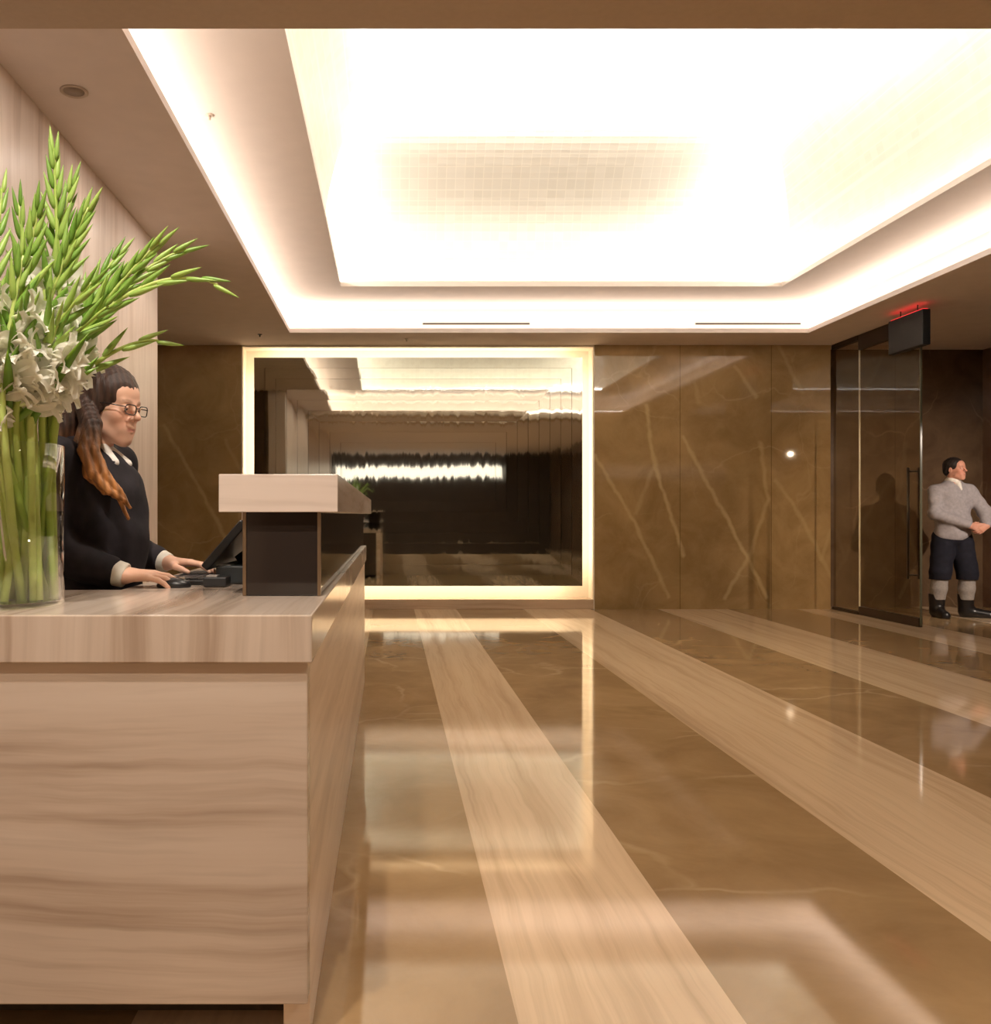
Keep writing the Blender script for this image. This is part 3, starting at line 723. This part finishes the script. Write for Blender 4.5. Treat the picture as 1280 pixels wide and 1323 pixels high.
# ------------------------------------------------------------------ bodies: smooth implicit surfaces turned into one continuous mesh
class Field:
    def __init__(s, lo, hi, h):
        s.lo = np.array(lo, np.float32); s.h = h
        s.n = np.ceil((np.array(hi)-np.array(lo))/h).astype(int)+1
        s.a = np.full(s.n, 1.0, np.float32)
    def win(s, lo, hi):
        i0 = np.maximum(np.floor((np.array(lo)-s.lo)/s.h).astype(int), 0)
        i1 = np.minimum(np.ceil((np.array(hi)-s.lo)/s.h).astype(int)+1, s.n)
        if (i1 <= i0).any(): return None, None
        g = [(s.lo[k]+s.h*np.arange(i0[k], i1[k], dtype=np.float32)) for k in range(3)]
        sl = tuple(slice(i0[k], i1[k]) for k in range(3))
        return sl, (g[0][:, None, None], g[1][None, :, None], g[2][None, None, :])
    def _put(s, sl, d, k, sub=False):
        o = s.a[sl]
        if sub:
            d = -d
            hh = np.clip(.5-.5*(o-d)/max(k, 1e-6), 0, 1); s.a[sl] = o*(1-hh)+d*hh+k*hh*(1-hh)
        else:
            hh = np.clip(.5+.5*(o-d)/max(k, 1e-6), 0, 1); s.a[sl] = o*(1-hh)+d*hh-k*hh*(1-hh)
    def rc(s, a, b, ra, rb, k=.02, sub=False):
        a = np.array(a, np.float32); b = np.array(b, np.float32); m = max(ra, rb)+max(k, 3*s.h)+.01
        sl, g = s.win(np.minimum(a, b)-m, np.maximum(a, b)+m)
        if sl is None: return
        ba = b-a; L = float((ba*ba).sum())+1e-12
        px, py, pz = g[0]-a[0], g[1]-a[1], g[2]-a[2]
        t = np.clip((px*ba[0]+py*ba[1]+pz*ba[2])/L, 0, 1)
        d = np.sqrt((px-t*ba[0])**2+(py-t*ba[1])**2+(pz-t*ba[2])**2)-(ra+(rb-ra)*t)
        s._put(sl, d, k, sub)
    def chain(s, pts, rs, k=.02):
        for i in range(len(pts)-1): s.rc(pts[i], pts[i+1], rs[i], rs[i+1], k)
    def el(s, c, r, B=None, k=.02, sub=False):
        c = np.array(c, np.float32); m = max(r)+max(k, 3*s.h)+.01
        sl, g = s.win(c-m, c+m)
        if sl is None: return
        p = (g[0]-c[0], g[1]-c[1], g[2]-c[2])
        if B is None: B = np.eye(3)
        q = [p[0]*B[i][0]+p[1]*B[i][1]+p[2]*B[i][2] for i in range(3)]
        k0 = np.sqrt(sum((q[i]/r[i])**2 for i in range(3))); k1 = np.sqrt(sum((q[i]/r[i]**2)**2 for i in range(3)))+1e-9
        s._put(sl, (k0*(k0-1)/k1).astype(np.float32), k, sub)
    def cut(s, p, n):
        """keep the side of the plane the normal points away from"""
        n = np.array(n, float); n /= np.linalg.norm(n)
        g = [s.lo[k]+s.h*np.arange(s.n[k], dtype=np.float32) for k in range(3)]
        d = (g[0]-p[0])[:, None, None]*n[0]+(g[1]-p[1])[None, :, None]*n[1]+(g[2]-p[2])[None, None, :]*n[2]
        s.a = np.maximum(s.a, d.astype(np.float32))
    def fold(s, amp, fs):
        g = [s.lo[k]+s.h*np.arange(s.n[k], dtype=np.float32) for k in range(3)]
        for fx, fy, fz, ph in fs:
            s.a += amp*np.sin(fx*g[0][:, None, None]+fy*g[1][None, :, None]+fz*g[2][None, None, :]+ph)
    def mesh(s):
        a = s.a; ins = a < 0; nx, ny, nz = a.shape
        mix = np.zeros((nx-1, ny-1, nz-1), bool); c0 = ins[:-1, :-1, :-1]
        for dx in (0, 1):
            for dy in (0, 1):
                for dz in (0, 1): mix |= ins[dx:nx-1+dx, dy:ny-1+dy, dz:nz-1+dz] != c0
        I = np.argwhere(mix); i, j, k = I.T
        pos = np.zeros((len(I), 3)); n = np.zeros(len(I))
        for ax in range(3):
            o = [q for q in range(3) if q != ax]
            for u in (0, 1):
                for v in (0, 1):
                    A = I.copy(); A[:, o[0]] += u; A[:, o[1]] += v; B = A.copy(); B[:, ax] += 1
                    va = a[A[:, 0], A[:, 1], A[:, 2]]; vb = a[B[:, 0], B[:, 1], B[:, 2]]
                    m = (va < 0) != (vb < 0); t = np.where(m, va/np.where(m, va-vb, 1), 0)
                    q = A.astype(float); q[:, ax] += t
                    pos[m] += q[m]; n[m] += 1
        pos /= n[:, None]
        idx = np.full(mix.shape, -1, np.int64); idx[i, j, k] = np.arange(len(I))
        faces = []
        for ax in range(3):
            o = [(ax+1) % 3, (ax+2) % 3]
            s0 = [slice(None)]*3; s1 = [slice(None)]*3
            s0[ax] = slice(0, a.shape[ax]-1); s1[ax] = slice(1, a.shape[ax])
            for q in o: s0[q] = s1[q] = slice(1, a.shape[q]-1)
            A = ins[tuple(s0)]; B = ins[tuple(s1)]
            E = np.argwhere(A != B); fl = A[tuple(E.T)]
            base = E.copy()
            for q in o: base[:, q] += 1
            def cell(du, dv):
                c = base.copy(); c[:, o[0]] -= du; c[:, o[1]] -= dv
                return idx[c[:, 0], c[:, 1], c[:, 2]]
            f = np.stack([cell(1, 1), cell(0, 1), cell(0, 0), cell(1, 0)], 1)
            f[~fl] = f[~fl][:, ::-1]; faces.append(f)
        return pos*s.h+s.lo, np.concatenate(faces)
def sdf_obj(name, F, mat, parent, color=None):
    v, f = F.mesh(); off = np.array(parent_loc(parent))
    me = bpy.data.meshes.new(name)
    me.vertices.add(len(v)); me.vertices.foreach_set('co', (v-off).astype(np.float32).ravel())
    me.loops.add(len(f)*4); me.loops.foreach_set('vertex_index', f.ravel().astype(np.int32))
    me.polygons.add(len(f)); me.polygons.foreach_set('loop_start', np.arange(0, len(f)*4, 4, dtype=np.int32))
    me.update(calc_edges=True); me.validate()
    me.polygons.foreach_set('use_smooth', np.ones(len(me.polygons), bool))
    me.materials.append(mat)
    if color is not None:
        ca = me.color_attributes.new('Col', 'FLOAT_COLOR', 'POINT')
        c = np.ones((len(v), 4), np.float32); c[:, :3] = color(v); ca.data.foreach_set('color', c.ravel())
    o = bpy.data.objects.new(name, me); COL.objects.link(o)
    if parent is not None: o.parent = parent
    return o
def basis(yaw, pitch=0.0, roll=0.0):
    """forward, right, up as numpy vectors"""
    m = Matrix.Rotation(yaw, 3, 'Z') @ Matrix.Rotation(-pitch, 3, 'Y') @ Matrix.Rotation(roll, 3, 'X')
    return np.array([m @ Vector((1, 0, 0)), m @ Vector((0, -1, 0)), m @ Vector((0, 0, 1))])
def head(F, c, B, s=1.0, male=False, neck=None):
    c = np.array(c)
    W = lambda f, r, u: c+s*(f*B[0]+r*B[1]+u*B[2])
    el = lambda p, r, k=.015, sub=False: F.el(W(*p), [x*s for x in r], B, k*s, sub)
    rc = lambda p, q, ra, rb, k=.01: F.rc(W(*p), W(*q), ra*s, rb*s, k*s)
    el((-.012, 0, .035), (.094, .073, .085), .02)
    el((.028, 0, -.036), (.060, .051, .074), .03)
    el((.062, 0, .045), (.030, .050, .040), .03)               # forehead
    rc((.026, .036, -.066), (.066, .010, -.096), .019, .016, .025); rc((.026, -.036, -.066), (.066, -.010, -.096), .019, .016, .025)
    el((.080, 0, -.098), (.016, .018, .015), .018)              # chin
    el((.062, .037, -.022), (.022, .019, .020), .03); el((.062, -.037, -.022), (.022, .019, .020), .03)
    rc((.082, -.036, .023), (.087, -.012, .021), .007, .007, .016); rc((.082, .036, .023), (.087, .012, .021), .007, .007, .016)
    for q in (-1, 1): el((.102, q*.031, .004), (.016, .018, .012), .012, True)
    rc((.090, 0, .016), (.113, 0, -.018), .0068, .0092, .011)   # nose
    el((.1155, 0, -.022), (.0095, .0100, .0085), .008)
    for q in (-1, 1): el((.097, q*.009, -.026), (.0095, .0062, .0062), .006)
    for q in (-1, 1):                                          # eyelids with an opening between them
        el((.0825, q*.031, .003), (.0145, .0150, .0135), .004)
        el((.0985, q*.031, .0005), (.0125, .0118, .0042), .001, True)
    el((.081, 0, -.062), (.016, .034, .024), .025)
    rc((.093, -.017, -.058), (.100, 0, -.056), .0034, .0046, .003); rc((.093, .017, -.058), (.100, 0, -.056), .0034, .0046, .003)
    rc((.092, -.014, -.0665), (.098, 0, -.0675), .0036, .0050, .003); rc((.092, .014, -.0665), (.098, 0, -.0675), .0036, .0050, .003)
    for q in (-1, 1):
        el((-.006, q*.074, -.008), (.019, .009, .031), .006); el((-.002, q*.084, -.006), (.009, .005, .018), .003, True)
    return W
def face_color(v, W, B, s, skin, lip, brow):
    col = np.tile(np.array(skin), (len(v), 1))
    def blend(p, r, c, amt):
        d = np.linalg.norm(v-W(*p), axis=1)/(r*s); w = np.clip(1-d, 0, 1)**.7*amt
        col[:] = col*(1-w[:, None])+np.array(c)*w[:, None]
    for q in (-1, 1):
        blend((.085, q*.045, -.032), .04, (skin[0]*1.0, skin[1]*.72, skin[2]*.66), .5)
        for t in np.linspace(0, 1, 9): blend((.0935-.009*t*t, q*(.013+.029*t), .0245+.004*math.sin(t*2.6)), .0052, brow, .55)
        for t in np.linspace(0, 1, 5): blend((.099-.006*t*t, q*(.001+.016*t), -.0615), .0085, lip, .45)
    blend((.12, 0, -.03), .022, (skin[0], skin[1]*.8, skin[2]*.75), .5)
    return col
def eyes(W, s, parent, iris):
    for q in (-1, 1):
        c = W(.0812, q*.031, .002)
        o = blob('eye', plain('eye_white', (.75,.70,.66), .2), parent, c, (.0122*s,)*3, n=20)
        c2 = W(.0893, q*.0305, .0005)
        p = blob('iris', plain('dark_iris', iris, .1), None, c2, (.0052*s,)*3, n=14)
        p.parent = o
        off = parent_loc(o); p.data.transform(Matrix.Translation(-off))
def hand(F, wrist, d, up, thumb, s=1.0, curl=(.35, .5, .4), spread=.012):
    """palm with five fingers: d = towards the fingers, up = back of the hand, thumb = side the thumb leaves from"""
    d = np.array(d, float); d /= np.linalg.norm(d); up = np.array(up, float); up -= d*(up@d); up /= np.linalg.norm(up)
    sd = np.cross(d, up); sd = sd if sd@np.array(thumb) > 0 else -sd
    w_ = np.array(wrist, float)
    lens = [(.040, .024, .020), (.044, .028, .022), (.041, .026, .021), (.032, .020, .018)]
    ends = []
    for i in range(4):
        off = (.030-.0195*i)
        kn = w_+s*(d*(.088-.004*abs(i-1)**1.5)+sd*off+up*(.003-.002*abs(i-1.3)))
        F.rc(w_+s*sd*off*.5, kn, .017*s, .0105*s, .014*s)
        p = kn; ang = 0
        dirp = d+sd*(1.2-i)*spread*4; dirp /= np.linalg.norm(dirp)
        r = [.0092, .0084, .0076, .0066]
        for j in range(3):
            ang += curl[j]
            q = p+s*lens[i][j]*(dirp*math.cos(ang)-up*math.sin(ang))
            F.rc(p, q, r[j]*s, r[j+1]*s, .003); p = q
        ends.append(p)
    t0 = w_+s*(d*.022+sd*.024-up*.004); t1 = t0+s*.042*(d*.62+sd*.72-up*.25); t2 = t1+s*.030*(d*.88+sd*.30-up*.30); t3 = t2+s*.024*(d*.95+sd*.05-up*.35)
    F.rc(w_+s*d*.01, t0, .016*s, .016*s, .012*s); F.rc(t0, t1, .0155*s, .0115*s, .010*s); F.rc(t1, t2, .0105*s, .0095*s, .004); F.rc(t2, t3, .0095*s, .0072*s, .004)
    return ends

SKIN_W = (.70, .42, .30); SKIN_M = (.62, .30, .21)
M_skin = vcol_mat('skin', .45, .35, .12)
M_hair = vcol_mat('hair', .5, .35)
def _strands(m):
    nt = m.node_tree; b = [n for n in nt.nodes if n.type == 'BSDF_PRINCIPLED'][0]
    pos = node(nt, 'ShaderNodeNewGeometry').outputs['Position']
    nz = node(nt, 'ShaderNodeTexNoise', {'Vector': V_(nt, 'MULTIPLY', pos, (260, 260, 12)).outputs[0], 'Scale': 1.0, 'Detail': 3.0})
    bp = node(nt, 'ShaderNodeBump', {'Height': nz.outputs[0], 'Strength': .55, 'Distance': .004}); nt.links.new(bp.outputs[0], b.inputs['Normal'])
_strands(M_hair)
def cloth(name, c, rough=.85, n=.15, sc=60, **kw): return plain(name, c, rough, noise=n, nscale=sc, spec=.25, **kw)

# ---- the receptionist
pb = np.array((-.935, 2.84, 0.0)); TB = basis(R(-14))
def L(f, r, u): return pb+f*TB[0]+r*TB[1]+u*TB[2]
wo = thing('person', 'woman in dark sweater and glasses with long brown hair, typing behind the counter', 'person', tuple(pb))
HB = basis(R(-20), R(-9), 0); hc = L(.035, -.01, 1.523)
elbR = np.array((-1.005, 2.665, 1.062)); wrR = np.array((-.792, 2.648, 1.000))
elbL = np.array((-.945, 3.075, 1.075)); wrL = np.array((-.748, 2.985, 1.020))
shR = L(-.03, .165, 1.345); shL = L(-.03, -.165, 1.345)
F = Field((-1.32, 2.50, -.005), (-.52, 3.22, 1.68), .0030)
head(F, hc, HB, 1.0)
F.rc(L(-.045, 0, 1.33), hc-.055*HB[2]-.022*HB[0], .058, .048, .02)
F.rc(L(-.03, 0, 1.36), shR, .055, .052, .05); F.rc(L(-.03, 0, 1.36), shL, .055, .052, .05)
F.el(L(-.01, 0, 1.20), (.095, .150, .17), TB, .05); F.el(L(.0, 0, 1.02), (.09, .130, .16), TB, .05)
F.el(L(-.01, 0, .88), (.105, .155, .13), TB, .05)
for q in (-1, 1):
    F.el(L(.075, q*.065, 1.19), (.055, .058, .06), TB, .04)
    F.chain([L(-.01, q*.085, .86), L(.01, q*.09, .48), L(-.02, q*.09, .09)], [.085, .055, .038], .03)
    F.rc(L(-.02, q*.09, .07), L(.12, q*.10, .035), .036, .030, .02); F.el(L(.05, q*.095, .022), (.11, .04, .024), TB, .02)
F.chain([shR, elbR, wrR], [.05, .04, .027], .03); F.chain([shL, elbL, wrL], [.05, .04, .027], .03)
hand(F, wrR, (1, .03, -.02), (0, -.15, 1), (0, 1, 0), 1.0, (.18, .32, .25))
hand(F, wrL, (1, -.12, -.02), (0, .1, 1), (0, -1, 0), 1.0, (.15, .30, .25))
WW = lambda f, r, u: hc+f*HB[0]+r*HB[1]+u*HB[2]
sdf_obj('body', F, M_skin, wo, lambda v: face_color(v, WW, HB, 1.0, SKIN_W, (.55, .16, .14), (.12, .06, .035)))
eyes(WW, 1.0, wo, (.03, .02, .015))
# sweater
F = Field((-1.34, 2.50, .70), (-.62, 3.24, 1.46), .006)
F.rc(L(-.04, 0, 1.33), L(-.035, 0, 1.392), .080, .062, .03)
F.rc(L(-.035, 0, 1.35), shR, .070, .066, .05); F.rc(L(-.035, 0, 1.35), shL, .070, .066, .05)
F.el(L(-.005, 0, 1.20), (.115, .165, .18), TB, .05); F.el(L(.012, 0, 1.02), (.125, .155, .18), TB, .05); F.el(L(.0, 0, .86), (.13, .17, .14), TB, .05)
for q in (-1, 1): F.el(L(.068, q*.062, 1.195), (.064, .072, .095), TB, .06)
F.el(L(.035, 0, 1.27), (.085, .13, .09), TB, .05); F.el(L(.045, 0, 1.07), (.10, .14, .14), TB, .05)
def off_end(a, b, t): return a+(b-a)*t
F.chain([shR, elbR+(0, 0, .005), off_end(elbR, wrR, .74)], [.067, .066, .052], .03)
F.chain([shL, elbL, off_end(elbL, wrL, .74)], [.067, .060, .049], .03)
F.fold(.0016, [(40, 25, 30, 0), (-30, 22, 45, 1.2), (12, -50, 22, 2.0), (60, 10, -30, .5)])
F.rc(L(-.02, 0, 1.44), L(.0, 0, 1.385), .066, .050, .006, True)
F.cut((0, 0, .76), (0, 0, -1))
sdf_obj('sweater', F, cloth('dark_knit', (.020, .017, .021), n=.3, sc=18), wo)
# trousers and shoes behind the counter
F = Field((-1.2, 2.58, -.002), (-.68, 3.12, .98), .009)
F.el(L(-.01, 0, .88), (.122, .172, .13), TB, .05)
for q in (-1, 1): F.chain([L(-.01, q*.088, .86), L(.01, q*.09, .48), L(-.02, q*.09, .12)], [.10, .072, .058], .03)
F.cut((0, 0, .10), (0, 0, -1)); F.cut((0, 0, .93), (0, 0, 1))
sdf_obj('trousers', F, cloth('black_trousers', (.018, .017, .02)), wo)
for q in (-1, 1):
    F = Field((-1.15, 2.6, -.004), (-.68, 3.1, .14), .005)
    F.el(L(.055, q*.096, .03), (.135, .05, .032), TB, .02); F.rc(L(-.02, q*.09, .04), L(-.02, q*.09, .09), .048, .046, .02); F.cut((0, 0, .001), (0, 0, -1))
    sdf_obj('shoe', F, plain('black_shoe', (.012, .011, .01), .35), wo)
# cuffs and collar
for e_, w0, nm, ra in ((elbR, wrR, 'cuff', .043), (elbL, wrL, 'cuff', .039)):
    F = Field(np.minimum(e_, w0)-.09, np.maximum(e_, w0)+.09, .0035)
    F.rc(off_end(e_, w0, .80), off_end(e_, w0, .97), ra, ra*.86, .002)
    F.fold(.0008, [(90, 60, 40, 0), (-70, 50, 90, 1)]); F.cut(off_end(e_, w0, 1.03), w0-e_)
    sdf_obj(nm, F, cloth('white_cuff', (.66, .62, .54), n=.06), wo)
F = Field(L(-.2, 0, 1.28)-.12, L(.15, 0, 1.45)+.12, .004)
F.rc(L(-.035, 0, 1.372), L(-.022, 0, 1.402), .069, .060, .002); F.rc(L(.025, .015, 1.385), L(.085, .038, 1.343), .024, .015, .012); F.rc(L(.025, -.015, 1.385), L(.085, -.038, 1.343), .024, .015, .012)
F.rc(L(-.03, 0, 1.39), L(0, 0, 1.46), .053, .062, .003, True); F.rc(L(-.045, 0, 1.30), L(-.035, 0, 1.385), .05, .052, .003, True)
sdf_obj('collar', F, cloth('white_collar', (.80, .76, .70), n=.05), wo)
# hair: cap drawn back, long locks over the nearer shoulder
F = Field((-1.12, 2.56, 1.15), (-.74, 3.02, 1.66), .0034)
hel = lambda p, r, k=.015, sub=False: F.el(WW(*p), r, HB, k, sub)
hel((-.014, 0, .047), (.106, .084, .092)); hel((-.075, 0, -.005), (.050, .060, .065), .03)
hel((-.02, .070, .0), (.045, .020, .05), .02); hel((-.02, -.070, .0), (.045, .020, .05), .02)
hel((.110, 0, -.036), (.072, .085, .088), .012, True); hel((.055, .0, -.075), (.06, .12, .06), .01, True)
def px(x, y, dep): s_ = F_PX/dep; return np.array(((x-504)/s_, dep, CAM_H-(y-665)/s_))
for dx, dd, rr, ext in ((0, 0, .025, 0), (-13, .025, .020, -16), (10, -.012, .014, 4), (-6, -.022, .017, -6), (5, .016, .014, 18)):
    F.chain([WW(-.035, .072, .0), px(119+dx*.5, 548, 2.73+dd), px(113+dx, 582, 2.685+dd), px(126+dx, 612, 2.672+dd), px(146+dx*.8, 634, 2.672+dd), px(163+dx*.5, 652+ext, 2.675+dd)],
            [.030, rr+.004, rr, rr*.9, rr*.68, .005], .005)
for dx in (-.03, 0, .03): F.chain([WW(-.085, dx, -.02), L(-.115, dx*1.4, 1.42), L(-.14, dx*1.8, 1.30)], [.036, .034, .012], .012)
F.fold(.0007, [(330, 230, 14, 0), (-250, 340, 20, 1.0), (150, -110, 30, 2.2)])
def hair_col(v):
    t = np.clip((1.46-v[:, 2])/.16, 0, 1)[:, None]; n_ = (.5+.5*np.sin(v[:, 0]*260+v[:, 1]*190+v[:, 2]*20))[:, None]
    c = np.array((.045, .024, .017))*(1-t)+np.array((.36, .15, .045))*t
    return c*(.65+.7*n_)
sdf_obj('hair', F, M_hair, wo, hair_col)
# glasses
M_spec = plain('black_spectacle_frame', (.012, .010, .010), .25)
gl = MB()
for q in (-1, 1):
    lp = [Vector(WW(.112-.006*abs(math.cos(a_))*(1 if q*math.cos(a_) > 0 else .2), q*.032+.0245*math.copysign(abs(math.cos(a_))**.6, math.cos(a_)), .001+.0155*math.copysign(abs(math.sin(a_))**.6, math.sin(a_)))) for a_ in [2*PI*i/20 for i in range(21)]]
    gl.tube(lp, .0018, 6)
    gl.tube([Vector(WW(.106, q*.058, .008)), Vector(WW(.06, q*.073, .010)), Vector(WW(-.002, q*.078, .008)), Vector(WW(-.02, q*.078, -.008))], .0017, 6)
gl.tube([Vector(WW(.111, -.009, .006)), Vector(WW(.114, 0, .009)), Vector(WW(.111, .009, .006))], .0017, 6)
gl.build('glasses', M_spec, wo)

# ---- the man beyond the glass door
mb = np.array((6.49, 10.28, 0.0)); MBs = basis(R(-82))
def Lm(f, r, u): return mb+f*MBs[0]+r*MBs[1]+u*MBs[2]
mn = thing('person', 'man in grey jumper, dark breeches and black boots, hands clasped beyond the glass door', 'person', tuple(mb))
MH = basis(R(-62), R(2), 0); mh = np.array((6.495, 10.24, 1.70)); SH = 1.08
msR = np.array((6.315, 10.30, 1.445)); meR = np.array((6.245, 10.20, 1.195)); mwR = np.array((6.545, 10.04, 1.055))
msL = np.array((6.675, 10.27, 1.45)); meL = np.array((6.815, 10.20, 1.205)); mwL = np.array((6.72, 10.03, 1.055))
hipR, knR, anR = np.array((6.40, 10.29, .90)), np.array((6.335, 10.25, .52)), np.array((6.325, 10.30, .10))
hipL, knL, anL = np.array((6.58, 10.28, .90)), np.array((6.625, 10.22, .52)), np.array((6.640, 10.27, .10))
F = Field((6.10, 9.84, -.005), (6.98, 10.56, 1.90), .0042)
head(F, mh, MH, SH)
F.rc(np.array((6.495, 10.29, 1.47)), mh-.06*MH[2]-.02*MH[0], .068, .060, .02)
for s_ in (msR, msL): F.rc(np.array((6.495, 10.29, 1.50)), s_, .07, .065, .05)
F.el(np.array((6.495, 10.28, 1.32)), (.12, .185, .20), MBs, .06); F.el(np.array((6.49, 10.27, 1.10)), (.13, .17, .17), MBs, .06); F.el(np.array((6.49, 10.28, .93)), (.125, .17, .13), MBs, .06)
F.chain([msR, meR, mwR], [.065, .05, .032], .03); F.chain([msL, meL, mwL], [.065, .05, .032], .03)
F.chain([hipR, knR, anR], [.10, .065, .045], .03); F.chain([hipL, knL, anL], [.10, .065, .045], .03)
F.rc(anR-(0, 0, .05), np.array((6.305, 10.14, .035)), .040, .028, .02); F.rc(anL-(0, 0, .05), np.array((6.78, 10.17, .035)), .040, .028, .02)
hand(F, mwR, (1, -.12, -.35), (-.1, -1, .15), (0, 0, 1), 1.05, (.5, .7, .5)); hand(F, mwL, (-.80, -.15, -.5), (.2, -1, .1), (0, 0, 1), 1.05, (.5, .8, .5))
WM = lambda f, r, u: mh+SH*(f*MH[0]+r*MH[1]+u*MH[2])
sdf_obj('body', F, M_skin, mn, lambda v: face_color(v, WM, MH, SH, SKIN_M, (.45, .15, .12), (.06, .035, .025)))
eyes(WM, SH, mn, (.03, .02, .015))
F = Field((6.08, 9.90, .80), (6.98, 10.56, 1.62), .006)
F.rc(np.array((6.495, 10.30, 1.47)), np.array((6.495, 10.29, 1.545)), .10, .078, .03)
for s_ in (msR, msL): F.rc(np.array((6.495, 10.29, 1.49)), s_, .088, .082, .05)
F.el(np.array((6.495, 10.28, 1.32)), (.145, .215, .22), MBs, .06); F.el(np.array((6.49, 10.265, 1.10)), (.16, .205, .20), MBs, .06); F.el(np.array((6.485, 10.275, .95)), (.155, .205, .12), MBs, .05)
F.chain([msR, meR, off_end(meR, mwR, .9)], [.082, .073, .050], .03); F.chain([msL, meL, off_end(meL, mwL, .9)], [.082, .073, .050], .03)
F.fold(.002, [(35, 20, 30, 0), (-28, 18, 45, 1.2), (12, -40, 22, 2.0)])
F.rc(np.array((6.495, 10.29, 1.60)), np.array((6.50, 10.25, 1.53)), .085, .065, .006, True); F.cut((0, 0, .885), (0, 0, -1))
sdf_obj('jumper', F, cloth('grey_jumper', (.33, .30, .31), n=.12, sc=30), mn)
F = Field((6.15, 9.95, .38), (6.85, 10.56, 1.05), .007)
F.el(np.array((6.485, 10.28, .93)), (.145, .195, .13), MBs, .05)
F.chain([hipR, knR, off_end(knR, anR, .22)], [.130, .112, .108], .02); F.chain([hipL, knL, off_end(knL, anL, .22)], [.130, .112, .108], .02)
F.cut((0, 0, .435), (0, 0, -1)); F.fold(.002, [(35, 20, 30, 0), (-28, 18, 45, 1.2)]); F.cut((0, 0, .99), (0, 0, 1))
sdf_obj('breeches', F, cloth('navy_breeches', (.012, .012, .020), n=.2, sc=20), mn)
for kn, an in ((knR, anR), (knL, anL)):
    F = Field(np.minimum(kn, an)-.16, np.maximum(kn, an)+.16, .006)
    F.chain([kn, off_end(kn, an, .45), an], [.085, .085, .066], .02); F.cut((0, 0, .50), (0, 0, 1)); F.cut((0, 0, .20), (0, 0, -1))
    sdf_obj('sock', F, cloth('grey_sock', (.30, .27, .25), n=.1), mn)
for an, toe in ((anR, np.array((6.30, 10.10, .035))), (anL, np.array((6.83, 10.15, .035)))):
    F = Field(np.minimum(an, toe)-.12, np.maximum(an, toe)+.25, .005)
    F.rc(an+(0, 0, .16), an-(0, 0, .03), .086, .074, .02); F.rc(an-(0, 0, .035), toe, .064, .050, .04); F.rc(an-(0, 0, .075), toe-(0, 0, .02), .055, .05, .01)
    F.cut((0, 0, .0015), (0, 0, -1)); F.cut((0, 0, .265), (0, 0, 1))
    sdf_obj('boot', F, plain('black_boot', (.012, .010, .010), .3), mn)
F = Field((6.3, 10.05, 1.42), (6.7, 10.48, 1.64), .004)
F.rc(np.array((6.495, 10.295, 1.535)), np.array((6.497, 10.27, 1.585)), .088, .075, .01); F.rc(np.array((6.495, 10.295, 1.50)), np.array((6.497, 10.27, 1.70)), .064, .066, .004, True)
F.cut((6.53, 10.2, 1.575), (.35, -.35, 1))
F.rc(np.array((6.51, 10.2, 1.53)), np.array((6.52, 10.165, 1.47)), .03, .012, .02)
sdf_obj('collar', F, cloth('white_collar', (.80, .76, .70), n=.05), mn)
F = Field(mh-.18, mh+.18, .0042)
F.el(WM(-.018, 0, .045), [x*SH for x in (.102, .082, .088)], MH, .01); F.el(WM(-.06, 0, -.01), [x*SH for x in (.055, .074, .06)], MH, .02)
F.el(WM(.10, 0, -.02), [x*SH for x in (.075, .09, .085)], MH, .01, True); F.el(WM(.04, 0, -.09), [x*SH for x in (.07, .12, .06)], MH, .01, True)
F.fold(.0012, [(160, 150, 60, 0), (-130, 180, 90, 1)])
sdf_obj('hair', F, M_hair, mn, lambda v: np.tile(np.array((.018, .012, .010)), (len(v), 1)))
